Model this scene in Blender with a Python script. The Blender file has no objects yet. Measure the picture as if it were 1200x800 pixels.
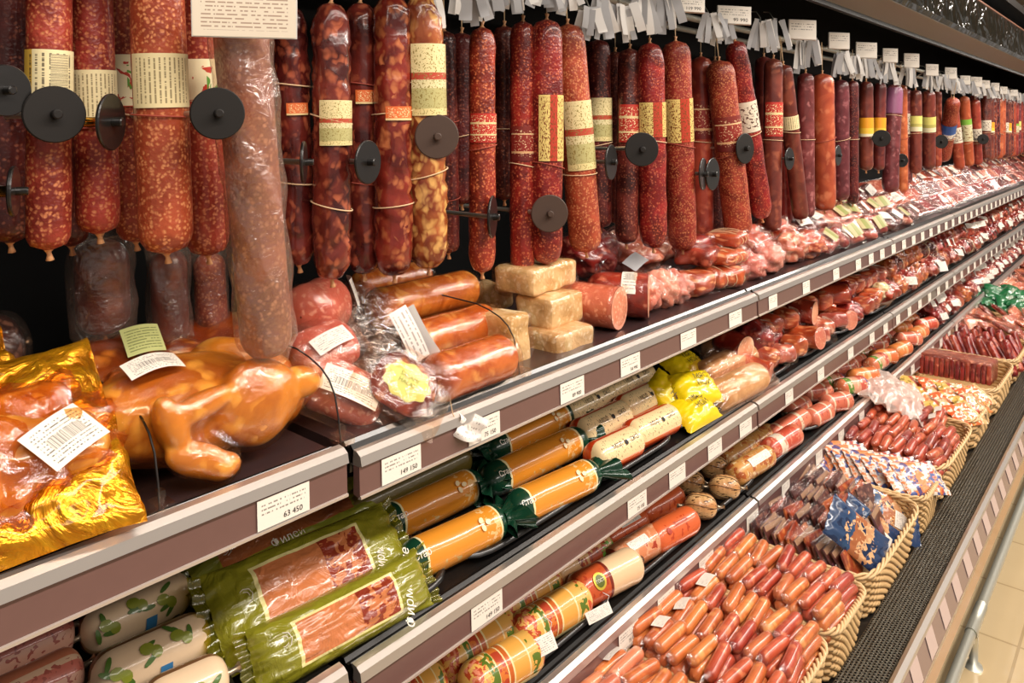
import bpy, math, random
from mathutils import Vector, Matrix, Euler, noise
R_ = math.radians
SC = bpy.context.scene
COL = SC.collection

# ------------------------------------------------------------------ camera
F_PX, VPX, HY = 900.0, 770.0, 150.0          # focal length in pixels, vanishing point offset, horizon row
AL = math.atan2(VPX, F_PX); CA, SA = math.cos(AL), math.sin(AL)
H = 1.5
cam_d = bpy.data.cameras.new('camera'); cam = bpy.data.objects.new('camera', cam_d); COL.objects.link(cam)
cam.location = (0, 0, H); cam.rotation_euler = (R_(90), 0, AL - R_(90))
cam_d.sensor_width = 36; cam_d.lens = F_PX / 1200 * 36; cam_d.shift_y = -(400 - HY) / 1200
cam_d.clip_start = 0.02; cam_d.clip_end = 100
SC.camera = cam
# ------------------------------------------------------------------ world, lights, exposure
W = bpy.data.worlds.new('world'); SC.world = W; W.use_nodes = True
W.node_tree.nodes['Background'].inputs[0].default_value = (1.0, 0.90, 0.82, 1)
W.node_tree.nodes['Background'].inputs[1].default_value = 0.30
def area(name, loc, size, power, target, col=(1, .91, .82)):
    l = bpy.data.lights.new(name, 'AREA'); l.shape = 'RECTANGLE'; l.size, l.size_y = size; l.energy = power; l.color = col
    o = bpy.data.objects.new(name, l); COL.objects.link(o); o.location = loc
    o.rotation_euler = (Vector(target) - Vector(loc)).to_track_quat('-Z', 'Y').to_euler()
    return o
a1 = area('aisle_light', (3.6, -.75, 2.95), (9.0, .22), 230, (3.6, .25, 1.0))
a2 = area('aisle_light_behind', (3.6, -2.3, 2.95), (9.0, .22), 85, (3.6, .6, .8))
for a in (a1, a2): a.rotation_euler = (a.rotation_euler[0], 0, 0)
a3 = area('canopy_strip_light', (3.8, .745, 1.876), (7.6, .03), 8, (3.8, .95, 1.3), (1, .90, .80))
a1.rotation_euler = (R_(24), 0, 0); a2.rotation_euler = (R_(40), 0, 0); a3.rotation_euler = (R_(20), 0, 0)
VS = SC.view_settings
VS.view_transform = 'Standard'; VS.look = 'None'; VS.gamma = 1; VS.use_curve_mapping = False; VS.exposure = 0.0
SC.cycles.transparent_max_bounces = 24; SC.cycles.max_bounces = 8

# ------------------------------------------------------------------ projection of photo pixels to real places
def at(px, py, Y):
    q = VPX + 600 - px; d = F_PX * Y / (q * CA)
    return Vector(((d - Y * SA) / CA, Y, H - (py - HY) * d / F_PX))
def ppm(px, Y): return (VPX + 600 - px) * CA / Y          # pixels per metre there
def pxof(X, Y): return VPX + 600 - F_PX * Y / ((X * CA + Y * SA) * CA)
SH = {1: (1.085, 0.0), 2: (.80, .10), 3: (.56, 0.0)}      # shelf level at Y=.8 and its slope
def shelf_z(s, Y): return SH[s][0] + SH[s][1] * (Y - .8)
def rest(px, py, r, s, lift=0):
    z0, k = SH[s]; m = (py - HY) / (VPX + 600 - px)
    Y = (H - z0 + .8 * k - r - lift) / (m / CA + k)
    return at(px, py, Y)

# ------------------------------------------------------------------ object helpers
def C(h, a=1.0):
    h = h.lstrip('#'); v = [int(h[i:i + 2], 16) / 255 for i in (0, 2, 4)]
    return tuple([(c / 12.92 if c <= .04045 else ((c + .055) / 1.055) ** 2.4) for c in v] + [a])
def tag(o, label, cat, group=None, kind=None):
    o['label'] = label; o['category'] = cat
    if group: o['group'] = group
    if kind: o['kind'] = kind
    return o
def thing(name, label, cat, loc=(0, 0, 0), rot=(0, 0, 0), group=None):
    o = bpy.data.objects.new(name, None); COL.objects.link(o); o.empty_display_size = .02
    o.location = loc
    if isinstance(rot, Matrix): o.rotation_mode = 'QUATERNION'; o.rotation_quaternion = rot.to_quaternion()
    else: o.rotation_euler = rot
    return tag(o, label, cat, group)
def part(name, me, parent=None, loc=(0, 0, 0), rot=(0, 0, 0), scale=None, label=None, m=None):
    if m is not None and me.materials and me.materials[0] != m: me = me.copy(); me.materials.clear(); me.materials.append(m)
    elif m is not None and not me.materials: me.materials.append(m)
    o = bpy.data.objects.new(name, me); COL.objects.link(o); o.location = loc
    if isinstance(rot, Matrix): o.rotation_mode = 'QUATERNION'; o.rotation_quaternion = rot.to_quaternion()
    else: o.rotation_euler = rot
    if scale: o.scale = scale
    if parent: o.parent = parent
    if label: o['label'] = label
    return o
def copy_tree(o, loc=None, rot=None, label=None, group=None, parent=None):
    c = o.copy(); COL.objects.link(c)
    if parent: c.parent = parent
    if loc is not None: c.location = loc
    if rot is not None:
        if isinstance(rot, Matrix): c.rotation_mode = 'QUATERNION'; c.rotation_quaternion = rot.to_quaternion()
        else: c.rotation_mode = 'XYZ'; c.rotation_euler = rot
    if label: c['label'] = label
    if group: c['group'] = group
    for ch in list(o.children): copy_tree(ch, parent=c)
    return c
def frame(n, x):
    n = Vector(n).normalized(); x = Vector(x); x = (x - n * x.dot(n)).normalized(); y = n.cross(x)
    return Matrix((x, y, n)).transposed()
ORD = 'first second third fourth fifth sixth seventh eighth ninth tenth eleventh twelfth thirteenth fourteenth fifteenth sixteenth seventeenth eighteenth nineteenth twentieth'.split()
def nth(i):
    if i < 20: return ORD[i]
    t = (i + 1) // 10; u = (i + 1) % 10
    T = {2: 'twenty', 3: 'thirty', 4: 'forty', 5: 'fifty', 6: 'sixty', 7: 'seventy', 8: 'eighty'}[t]
    return (T[:-1] + 'ieth') if u == 0 else T + '-' + ORD[u - 1]

class MB:
    def __init__(s): s.v = []; s.f = []; s.uv = []; s.mi = []
    def grid(s, nu, nv, fn, wrap=False, mi=0):
        b = len(s.v); cols = nv if wrap else nv + 1
        for i in range(nu + 1):
            for j in range(cols): s.v.append(tuple(fn(i / nu, j / nv)))
        for i in range(nu):
            for j in range(nv):
                j2 = (j + 1) % cols if wrap else j + 1
                s.f.append((b + i * cols + j, b + (i + 1) * cols + j, b + (i + 1) * cols + j2, b + i * cols + j2))
                s.uv.append(((i / nu, j / nv), ((i + 1) / nu, j / nv), ((i + 1) / nu, (j + 1) / nv), (i / nu, (j + 1) / nv))); s.mi.append(mi)
        return s
    def box(s, c, d, mi=0):
        b = len(s.v); x, y, z = c; a, e, g = d[0] / 2, d[1] / 2, d[2] / 2
        for sx in (-1, 1):
            for sy in (-1, 1):
                for sz in (-1, 1): s.v.append((x + sx * a, y + sy * e, z + sz * g))
        for q in ((0, 1, 3, 2), (4, 6, 7, 5), (0, 4, 5, 1), (2, 3, 7, 6), (0, 2, 6, 4), (1, 5, 7, 3)):
            s.f.append(tuple(b + k for k in q)); s.uv.append(((0, 0), (1, 0), (1, 1), (0, 1))); s.mi.append(mi)
        return s
    def tube(s, pts, r, n=8, closed=False, mi=0):
        pts = [Vector(p) for p in pts]; m = len(pts); b = len(s.v); prev = None
        rr = r if isinstance(r, (list, tuple)) else [r] * m
        for i, p in enumerate(pts):
            t = (pts[(i + 1) % m] - pts[i - 1]) if closed else (pts[min(i + 1, m - 1)] - pts[max(i - 1, 0)])
            t.normalize()
            if prev is None: prev = t.orthogonal()
            prev = (prev - t * prev.dot(t)); prev = prev.normalized() if prev.length > 1e-6 else t.orthogonal().normalized()
            w = t.cross(prev)
            for k in range(n):
                a = 2 * math.pi * k / n; s.v.append(tuple(p + (prev * math.cos(a) + w * math.sin(a)) * rr[i]))
        for i in range(m if closed else m - 1):
            i2 = (i + 1) % m
            for k in range(n):
                k2 = (k + 1) % n
                s.f.append((b + i * n + k, b + i2 * n + k, b + i2 * n + k2, b + i * n + k2))
                s.uv.append(((i / m, k / n), ((i + 1) / m, k / n), ((i + 1) / m, (k + 1) / n), (i / m, (k + 1) / n))); s.mi.append(mi)
        if not closed:
            s.f.append(tuple(b + k for k in range(n))[::-1]); s.uv.append(tuple((.5, .5) for k in range(n))); s.mi.append(mi)
            s.f.append(tuple(b + (m - 1) * n + k for k in range(n))); s.uv.append(tuple((.5, .5) for k in range(n))); s.mi.append(mi)
        return s
    def prism(s, outline, x0, x1, mi=0):      # outline in (y,z), extruded along x
        b = len(s.v); n = len(outline)
        for x in (x0, x1):
            for (y, z) in outline: s.v.append((x, y, z))
        for k in range(n):
            k2 = (k + 1) % n; s.f.append((b + k, b + k2, b + n + k2, b + n + k)); s.uv.append(((0, k / n), (0, (k + 1) / n), (1, (k + 1) / n), (1, k / n))); s.mi.append(mi)
        s.f.append(tuple(b + k for k in range(n))[::-1]); s.uv.append(tuple((0, 0) for k in range(n))); s.mi.append(mi)
        s.f.append(tuple(b + n + k for k in range(n))); s.uv.append(tuple((0, 0) for k in range(n))); s.mi.append(mi)
        return s
    def xf(s, M, start=0):
        for i in range(start, len(s.v)): s.v[i] = tuple(M @ Vector(s.v[i]))
        return s
    def mesh(s, name, *mats, smooth=True):
        me = bpy.data.meshes.new(name); me.from_pydata(s.v, [], s.f); L = me.uv_layers.new(name='uv')
        k = 0
        for poly, uv in zip(s.uv, s.uv):
            for c in uv: L.data[k].uv = c; k += 1
        for m in mats: me.materials.append(m)
        for p, mi in zip(me.polygons, s.mi): p.use_smooth = smooth; p.material_index = min(mi, max(0, len(mats) - 1))
        me.update(); return me

def cap_r(x, L, Rr, e, p):
    t = min(x, L - x)
    if t >= e: return Rr
    return Rr * max(0.0003, (1 - abs(1 - t / e) ** p)) ** (1 / p)
def capsule(L, Rr, e=None, p=2.2, nu=22, nv=20, bend=0, lump=0, lf=40, seed=0, flat=1.0, off=0, mb=None, axis='X', x0=0, x1=1, a0=0, a1=2 * math.pi, ring=0, rings=0):
    e = Rr * .8 if e is None else e
    wrap = abs(a1 - a0 - 2 * math.pi) < 1e-6
    mb = mb or MB()
    def fn(u, v):
        uu = (1 - math.cos(math.pi * u)) / 2 * .55 + u * .45 if (x0 == 0 and x1 == 1) else x0 + (x1 - x0) * u
        x = uu * L; r = cap_r(x, L, Rr, e, p); a = a0 + (a1 - a0) * v
        if lump: r *= 1 + lump * noise.noise(Vector((x * lf + seed * 7.3, math.cos(a) * 1.3 + seed, math.sin(a) * 1.3)))
        if rings: r *= 1 - ring * (math.cos(2 * math.pi * rings * uu) ** 8)
        r += off; X = x - L / 2; y = r * math.cos(a); z = r * math.sin(a) * flat + bend * (1 - (2 * X / L) ** 2)
        return (X, y, z) if axis == 'X' else (z, y, -X)
    return mb.grid(nu, nv, fn, wrap)
def ico(mb, c, r, rot=None, n=14, lump=0, seed=0, lf=1.0):
    M = Matrix.Translation(Vector(c)) @ (Euler(rot).to_matrix().to_4x4() if rot else Matrix())
    def fn(u, v):
        t = math.pi * min(max(u, .002), .998); a = 2 * math.pi * v
        d = Vector((math.sin(t) * math.cos(a), math.sin(t) * math.sin(a), math.cos(t)))
        k = 1 + (lump * noise.noise(d * 1.6 * lf + Vector((seed, seed * 2, 0))) if lump else 0)
        return M @ Vector((d.x * r[0] * k, d.y * r[1] * k, d.z * r[2] * k))
    return mb.grid(n, n * 2, fn, True)
def pillow(L, Wd, T, seed=0, wr=.004, n=20, flare=.02, seams=True, mb=None, top=1.0, bot=.5):
    """a filled bag lying in XY, sealed at both X ends"""
    mb = mb or MB()
    def surf(sgn, amt):
        def fn(u, v):
            x = (u - .5) * 2; y = (v - .5) * 2
            h = max(0, 1 - abs(x) ** 3.2) ** .6 * max(0, 1 - abs(y) ** 2.6) ** .5
            w = 1 - .10 * (1 - abs(x) ** 2) * 0 + flare * abs(x) ** 3
            q = Vector((x * 3 + seed, y * 3, sgn * .4 + seed)); cr = noise.noise(q * 1.4) + .6 * noise.noise(q * 3.7) + .35 * math.sin(9 * y + 4 * noise.noise(q)) * abs(x) ** 2
            edge = min(1, (1 - abs(y)) * 4 + .0)
            z = sgn * T * amt * h + wr * cr * (edge * .9 + .1) + (wr * .8 * math.sin(y * 14 + seed) * max(0, abs(x) - .75) * 3)
            return (x * L / 2, y * Wd / 2 * w, z)
        return fn
    mb.grid(n, n, surf(1, top)); mb.grid(n, n, surf(-1, bot)); return mb
def bbox(d, bev=.006, lump=0, seed=0, n=10):
    """a soft rounded block"""
    mb = MB()
    for ax in range(3):
        for sg in (-1, 1):
            def fn(u, v, ax=ax, sg=sg):
                a, b = (u * 2 - 1), (v * 2 - 1) * sg
                p = [0, 0, 0]; p[ax] = sg; p[(ax + 1) % 3] = a; p[(ax + 2) % 3] = b
                P = Vector([p[k] * d[k] / 2 for k in range(3)])
                inner = Vector([max(-(d[k] / 2 - bev), min(d[k] / 2 - bev, P[k])) for k in range(3)])
                q = P - inner
                if q.length > bev: q = q.normalized() * bev
                P = inner + q
                if lump: P += P.normalized() * lump * noise.noise(P * 22 + Vector((seed, seed, 0)))
                return P
            mb.grid(n, n, fn)
    return mb
def text_mesh(s, size, m, wrapR=None, ang=0, depth=0):
    cu = bpy.data.curves.new('text', 'FONT'); cu.body = s; cu.size = size; cu.align_x = 'CENTER'; cu.align_y = 'CENTER'; cu.resolution_u = 2
    o = bpy.data.objects.new('text', cu); COL.objects.link(o)
    dg = bpy.context.evaluated_depsgraph_get(); me = bpy.data.meshes.new_from_object(o.evaluated_get(dg))
    bpy.data.objects.remove(o); bpy.data.curves.remove(cu); me.materials.clear(); me.materials.append(m)
    if wrapR:
        wrapR = wrapR + .0018
        for v in me.vertices:
            a = ang - v.co.y / wrapR; v.co = Vector((v.co.x, wrapR * math.cos(a), wrapR * math.sin(a)))
    return me

# ------------------------------------------------------------------ materials
class G:
    def __init__(s, name):
        s.m = bpy.data.materials.new(name); s.m.use_nodes = True; s.t = s.m.node_tree; s.t.nodes.clear()
        s.out = s.t.nodes.new('ShaderNodeOutputMaterial')
    def L(s, a, b): s.t.links.new(a, b)
    def set(s, sock, v):
        if v is None: return
        if isinstance(v, bpy.types.NodeSocket): s.L(v, sock)
        else: sock.default_value = v
    def n(s, ty, ins=None, **kw):
        nd = s.t.nodes.new(ty)
        for k, v in kw.items(): setattr(nd, k, v)
        for k, v in (ins or {}).items(): s.set(nd.inputs[k], v)
        return nd
    def math(s, op, a, b=None, c=None): return s.n('ShaderNodeMath', {i: v for i, v in enumerate((a, b, c)) if v is not None}, operation=op).outputs[0]
    def ramp(s, f, stops, interp='LINEAR'):
        nd = s.n('ShaderNodeValToRGB', {0: f}); cr = nd.color_ramp; cr.interpolation = interp
        while len(cr.elements) < len(stops): cr.elements.new(.5)
        for e, (p, c) in zip(cr.elements, stops): e.position = p; e.color = c if len(c) == 4 else (*c, 1)
        return nd.outputs[0]
    def mix(s, f, a, b, mode='MIX'):
        nd = s.n('ShaderNodeMix', data_type='RGBA', blend_type=mode); s.set(nd.inputs[0], f); s.set(nd.inputs[6], a); s.set(nd.inputs[7], b); return nd.outputs[2]
    def obj(s, rnd=True):
        tc = s.n('ShaderNodeTexCoord').outputs['Object']
        if not rnd: return tc
        oi = s.n('ShaderNodeObjectInfo').outputs['Random']
        return s.n('ShaderNodeVectorMath', {0: tc, 1: s.n('ShaderNodeCombineXYZ', {0: s.math('MULTIPLY', oi, 9.0), 1: s.math('MULTIPLY', oi, 5.0)}).outputs[0]}, operation='ADD').outputs[0]
    def uv(s):
        sp = s.n('ShaderNodeSeparateXYZ', {0: s.n('ShaderNodeTexCoord').outputs['UV']}); return sp.outputs[0], sp.outputs[1]
    def noise(s, vec, scale, detail=3, dist=0, rough=.5):
        return s.n('ShaderNodeTexNoise', {'Vector': vec, 'Scale': scale, 'Detail': detail, 'Distortion': dist, 'Roughness': rough}).outputs[0]
    def voro(s, vec, scale, feat='F1', rnd=1.0, out=0):
        return s.n('ShaderNodeTexVoronoi', {'Vector': vec, 'Scale': scale, 'Randomness': rnd}, feature=feat).outputs[out]
    def bump(s, h, st=.3, dist=.002): return s.n('ShaderNodeBump', {'Height': h, 'Strength': st, 'Distance': dist}).outputs[0]
    def P(s, col, rough=.5, metal=0, coat=0, nrm=None, spec=.5, sss=0, trans=0, ior=1.45, alpha=None, em=None, ems=0):
        p = s.n('ShaderNodeBsdfPrincipled', {'Base Color': col, 'Roughness': rough, 'Metallic': metal, 'Coat Weight': coat, 'Specular IOR Level': spec, 'Transmission Weight': trans, 'IOR': ior})
        p.inputs['Coat Roughness'].default_value = .08
        if nrm is not None: s.L(nrm, p.inputs['Normal'])
        if sss: p.inputs['Subsurface Weight'].default_value = sss; p.inputs['Subsurface Radius'].default_value = (.01, .004, .002)
        if alpha is not None: s.set(p.inputs['Alpha'], alpha)
        if em: p.inputs['Emission Color'].default_value = em; p.inputs['Emission Strength'].default_value = ems
        s.L(p.outputs[0], s.out.inputs[0]); return s.m
MC = {}
def plain(name, h, rough=.5, metal=0, coat=0, bump=None, var=0, spec=.5, ns=60):
    if name in MC: return MC[name]
    g = G(name); c = C(h); nrm = None; col = c
    if bump or var:
        v = g.obj(); nz = g.noise(v, ns, 4)
        if bump: nrm = g.bump(nz, bump)
        if var: col = g.mix(g.math('MULTIPLY', nz, var), c, tuple(x * .35 for x in c[:3]) + (1,))
    MC[name] = g.P(col, rough, metal, coat, nrm, spec); return MC[name]
def meat(name, base, fat, dark, scale=150, amt=.42, rough=.4, coat=.25, bump=.5, stretch=1.0, big=14, axis=2):
    """cut or cased meat: voronoi fat grains in a marbled base"""
    if name in MC: return MC[name]
    g = G(name); v = g.obj()
    sc = [1, 1, 1]; sc[axis] = stretch
    v2 = g.n('ShaderNodeMapping', {'Vector': v, 'Scale': tuple(sc)}).outputs[0]
    nz = g.n('ShaderNodeTexNoise', {'Vector': v2, 'Scale': scale * .6, 'Detail': 2.0})
    sc_ = g.n('ShaderNodeVectorMath', {0: nz.outputs[1], 3: (2.4 if scale < 120 else 1.3) / scale}, operation='SCALE').outputs[0]
    vd = g.n('ShaderNodeVectorMath', {0: v2, 1: sc_}, operation='ADD').outputs[0]
    vo = g.voro(vd, scale)
    cell = g.voro(vd, scale, out=1)
    cs = g.n('ShaderNodeSeparateXYZ', {0: cell}).outputs[0]
    fatm = g.math('MULTIPLY', g.ramp(vo, [(.22, (1, 1, 1)), (.62, (0, 0, 0))]), g.ramp(cs, [(1 - amt - .05, (0, 0, 0)), (1 - amt + .05, (1, 1, 1))]))
    b = g.noise(v, big, 4, 1.2)
    col = g.mix(g.ramp(b, [(.38, (0, 0, 0)), (.66, (1, 1, 1))]), C(dark), C(base))
    fc = g.noise(v, scale * .35, 2)
    col = g.mix(g.math('MULTIPLY', fatm, g.math('ADD', .45, g.math('MULTIPLY', fc, .9))), col, C(fat))
    oi = g.n('ShaderNodeObjectInfo').outputs['Random']
    hs = g.n('ShaderNodeHueSaturation', {'Hue': g.math('ADD', .494, g.math('MULTIPLY', oi, .012)), 'Value': g.math('ADD', .86, g.math('MULTIPLY', oi, .28)), 'Color': col}).outputs[0]
    hh = g.math('ADD', g.math('MULTIPLY', vo, .6), g.noise(v, scale * .5, 3))
    MC[name] = g.P(hs, rough, 0, coat, g.bump(hh, bump, .0015)); return MC[name]
def film(name, tint='#ffffff', a=.0, gl=.16, bump=.6, scale=28, rough=.12, fog='#e8d8c8'):
    """clear wrapping: see-through with crinkled glossy reflections, a = share of milky haze in the plastic"""
    if name in MC: return MC[name]
    g = G(name); v = g.obj()
    nz = g.math('ADD', g.noise(v, scale, 4, 1.8), g.math('MULTIPLY', g.noise(v, scale * 3.1, 3, 1.0), .5))
    nrm = g.bump(nz, bump, .004)
    tr = g.n('ShaderNodeBsdfTransparent', {0: C(tint)}); gs = g.n('ShaderNodeBsdfGlossy', {0: (1, 1, 1, 1), 'Roughness': rough, 'Normal': nrm})
    fr = g.n('ShaderNodeLayerWeight', {'Blend': .35, 'Normal': nrm}).outputs['Facing']
    k = g.math('ADD', gl * .55, g.math('MULTIPLY', g.math('POWER', fr, 2.5), gl * 2.2))
    sh = g.n('ShaderNodeMixShader', {0: k, 1: tr.outputs[0], 2: gs.outputs[0]})
    if a > 0:
        df = g.n('ShaderNodeBsdfDiffuse', {0: C(fog), 'Normal': nrm}); sh = g.n('ShaderNodeMixShader', {0: a, 1: sh.outputs[0], 2: df.outputs[0]})
    g.L(sh.outputs[0], g.out.inputs[0]); MC[name] = g.m; return g.m
def printed(name, base, ink, rows=8, cols=14, dens=.5, u0=.08, u1=.92, v0=.1, v1=.9, head=None, headc=None, coat=.1, rough=.5, bar=None, axis=0):
    """paper with lines of small print, an optional coloured header band and a barcode block (u0,u1,v0,v1)"""
    if name in MC: return MC[name]
    g = G(name); u, v = g.uv()
    if axis: u, v = v, u
    rv = g.math('MULTIPLY', v, rows); fr = g.math('FRACT', rv)
    ln = g.math('MULTIPLY', g.math('GREATER_THAN', fr, .32), g.math('LESS_THAN', fr, .68))
    vec = g.n('ShaderNodeCombineXYZ', {0: g.math('MULTIPLY', u, cols), 1: g.math('MULTIPLY', g.math('FLOOR', rv), 3.7)}).outputs[0]
    w = g.math('GREATER_THAN', g.noise(vec, 2.6, 1), dens)
    def inside(x, a, b): return g.math('MULTIPLY', g.math('GREATER_THAN', x, a), g.math('LESS_THAN', x, b))
    k = g.math('MULTIPLY', g.math('MULTIPLY', ln, w), g.math('MULTIPLY', inside(u, u0, u1), inside(v, v0, v1)))
    col = C(base)
    if head: col = g.mix(inside(v, head[0], head[1]), col, C(headc))
    if bar:
        bi = g.math('MULTIPLY', inside(u, bar[0], bar[1]), inside(v, bar[2], bar[3]))
        bv = g.n('ShaderNodeCombineXYZ', {0: g.math('MULTIPLY', u, 60)}).outputs[0]
        bk = g.math('MULTIPLY', bi, g.math('GREATER_THAN', g.noise(bv, 1.3, 2), .5))
        k = g.math('MAXIMUM', g.math('MULTIPLY', k, g.math('SUBTRACT', 1.0, bi)), bk)
    col = g.mix(g.math('MULTIPLY', k, .82), col, C(ink))
    MC[name] = g.P(col, rough, 0, coat); return MC[name]
def bands(name, axis, stops, rough=.35, coat=.4, scrib=None, bump=.25, blot=None, interp='CONSTANT', wob=.0):
    """casing print: colour fields along (0) or around (1), with scattered ink script and leafy blots"""
    if name in MC: return MC[name]
    g = G(name); u, v = g.uv(); o = g.obj(False)
    x = v if axis else u
    if wob: x = g.math('ADD', x, g.math('MULTIPLY', g.math('SUBTRACT', g.noise(o, 45, 2), .5), wob))
    col = g.ramp(x, [(p, C(c)) for p, c in stops], interp)
    for (c, sc, th, a, b, c0, c1) in (blot or []):        # colour, scale, threshold, u range, v range
        nz = g.noise(o, sc, 3, .8)
        k = g.math('MULTIPLY', g.math('GREATER_THAN', nz, th), g.math('MULTIPLY', g.math('GREATER_THAN', u, a), g.math('LESS_THAN', u, b)))
        k = g.math('MULTIPLY', k, g.math('MULTIPLY', g.math('GREATER_THAN', v, c0), g.math('LESS_THAN', v, c1)))
        col = g.mix(k, col, C(c))
    for (c, nu, nv, th, a, b, c0, c1) in (scrib or []):
        vec = g.n('ShaderNodeCombineXYZ', {0: g.math('MULTIPLY', u, nu), 1: g.math('MULTIPLY', v, nv)}).outputs[0]
        k = g.math('GREATER_THAN', g.noise(vec, 1.0, 1, .6), th)
        k = g.math('MULTIPLY', k, g.math('MULTIPLY', g.math('GREATER_THAN', u, a), g.math('LESS_THAN', u, b)))
        k = g.math('MULTIPLY', k, g.math('MULTIPLY', g.math('GREATER_THAN', v, c0), g.math('LESS_THAN', v, c1)))
        col = g.mix(k, col, C(c))
    MC[name] = g.P(col, rough, 0, coat, g.bump(g.noise(o, 60, 3, 1), bump, .002)); return MC[name]
def foil(name, a, b, rough=.22, metal=.85, bump=.7, scale=20):
    if name in MC: return MC[name]
    g = G(name); v = g.obj(); nz = g.noise(v, scale, 4, 2.2)
    MC[name] = g.P(g.mix(g.ramp(nz, [(.35, (0, 0, 0)), (.65, (1, 1, 1))]), C(a), C(b)), rough, metal, .3, g.bump(nz, bump, .01)); return MC[name]

M = {}
M['salami'] = meat('speckled_salami', '#a23e2c', '#c87c50', '#742418', 240, .55, .42, .2, .6)
M['salami_red'] = meat('red_salami', '#9c2c22', '#cc6c48', '#641814', 230, .42, .32, .5, .7)
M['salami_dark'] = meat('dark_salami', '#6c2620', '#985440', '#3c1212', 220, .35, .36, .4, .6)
M['salami_orange'] = meat('orange_salami', '#ac4a30', '#d08458', '#84301e', 230, .55, .35, .4, .5)
M['coarse'] = meat('coarse_salami', '#8c3222', '#bc7044', '#54180f', 70, .6, .26, .7, .9, .8)
M['coarse_dark'] = meat('coarse_dark_salami', '#702620', '#a05038', '#3c1010', 75, .55, .26, .7, .9, .8)
M['coarse_gold'] = meat('coarse_pale_salami', '#a85c30', '#e0ac64', '#702a18', 62, .75, .26, .7, .9, .8)
M['smooth'] = meat('smooth_red_casing', '#a2402e', '#b85c44', '#7e2a22', 40, .3, .3, .5, .2)
M['smooth_brown'] = meat('smooth_brown_casing', '#7c382c', '#96503c', '#5a2420', 40, .3, .3, .5, .2)
M['smooth_plum'] = meat('smooth_plum_casing', '#7c3a3c', '#a06060', '#5c2628', 60, .3, .3, .5, .3)
M['smooth_orange'] = meat('smooth_orange_casing', '#bc5e38', '#cc7850', '#9c4428', 40, .3, .3, .5, .2)
M['pale_sausage'] = meat('pale_brown_sausage', '#a46448', '#c08868', '#844c34', 170, .5, .4, .3, .4)
M['ham'] = meat('pink_ham', '#d67c68', '#e8a890', '#c05c48', 110, .4, .4, .4, .4)
M['ham_cut'] = meat('ham_cut_face', '#e49a82', '#f2c0a8', '#d88068', 160, .3, .45, .2, .2)
M['pink_cut'] = meat('pale_cut_face', '#f0bc9c', '#f8d4bc', '#e4a484', 160, .3, .45, .2, .2)
M['smoked_skin'] = meat('smoked_skin', '#b8552a', '#d88848', '#8c3418', 60, .4, .3, .6, .5)
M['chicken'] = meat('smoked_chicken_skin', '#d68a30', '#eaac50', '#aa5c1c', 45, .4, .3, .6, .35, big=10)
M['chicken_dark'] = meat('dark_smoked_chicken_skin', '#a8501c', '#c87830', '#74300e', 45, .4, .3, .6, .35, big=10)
M['smoked_cheese'] = meat('smoked_roll_skin', '#dc8236', '#eeaa58', '#b85c20', 50, .5, .24, .8, .5, big=20)
M['lard'] = meat('pale_herbed_block', '#e4c898', '#f2e0bc', '#c4a068', 110, .5, .4, .4, .9)
M['bacon'] = meat('orange_smoked_bacon', '#c8572e', '#eda070', '#98341c', 36, .5, .3, .6, .8, 3.0)
M['red_meat'] = meat('red_smoked_meat', '#a8382a', '#d07860', '#701c18', 50, .35, .28, .7, .8)
M['dark_meat'] = meat('dark_smoked_meat', '#702820', '#a05440', '#431210', 50, .35, .28, .7, .8)
M['brawn'] = meat('pink_marbled_meat', '#cc6c54', '#f0b89c', '#a04432', 45, .5, .3, .6, .7)
M['frank'] = meat('orange_frank', '#d4783e', '#e49c5c', '#bc6030', 50, .4, .3, .6, .2)
M['frank_red'] = meat('red_frank', '#c4583a', '#d88058', '#a84028', 50, .4, .3, .6, .2)
M['frank_pink'] = meat('pink_frank', '#d8805c', '#e8a080', '#c06444', 50, .4, .3, .6, .2)
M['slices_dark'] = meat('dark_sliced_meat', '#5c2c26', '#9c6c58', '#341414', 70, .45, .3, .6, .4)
M['film'] = film('clear_film', gl=.09)
M['film_tight'] = film('tight_clear_film', '#fff6ee', 0, .13, .5, 40, .1)
M['film_milky'] = film('milky_film', '#fff4ec', .04, .14, .8, 24, .16, '#c8b0a0')
M['film_amber'] = film('amber_film', '#f6b868', .08, .22, .8, 22, .1, '#e89030')
M['film_green'] = film('olive_film', '#d8cc50', .25, .2, .8, 22, .14, '#9a9420')
M['acrylic'] = film('clear_acrylic', '#fdf8f2', 0, .10, .0, 2, .03)
M['gold'] = foil('gold_foil', '#b86c08', '#e8a41c', .24, .7, .9, 16)
M['gold_orange'] = foil('amber_foil', '#c86808', '#f0a020', .22, .6, .8, 16)
M['silver'] = plain('brushed_aluminium', '#dcd4cc', .32, .85)
M['silver_white'] = plain('satin_white_aluminium', '#d2c6bc', .3, .55)
M['strip'] = plain('brown_plastic_strip', '#70514c', .3, 0, .5, None, .15)
M['deck'] = plain('dark_brown_shelf', '#3c2c2c', .3, 0, .4, None, .1)
M['black'] = plain('black_plastic', '#161413', .32, 0, .3, .1)
M['black_gloss'] = plain('glossy_black_glass', '#0c1010', .12, 0, .6)
M['dark_back'] = plain('dark_back_panel', '#070808', .6, spec=.2)
M['disc'] = plain('matte_black_disc', '#1e1b19', .5, spec=.3)
M['disc_brown'] = plain('matte_brown_disc', '#4a3a32', .5, spec=.3)
M['brass'] = plain('brass_rod', '#d8a848', .2, 1)
M['steel'] = plain('polished_steel', '#d4d4c8', .42, .8)
M['paper'] = printed('printed_paper', '#eae2d6', '#5a5050', 9, 12, .52)
M['white_paper'] = printed('white_price_paper', '#efe8dc', '#6e645c', 7, 10, .5, v0=.45)
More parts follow.
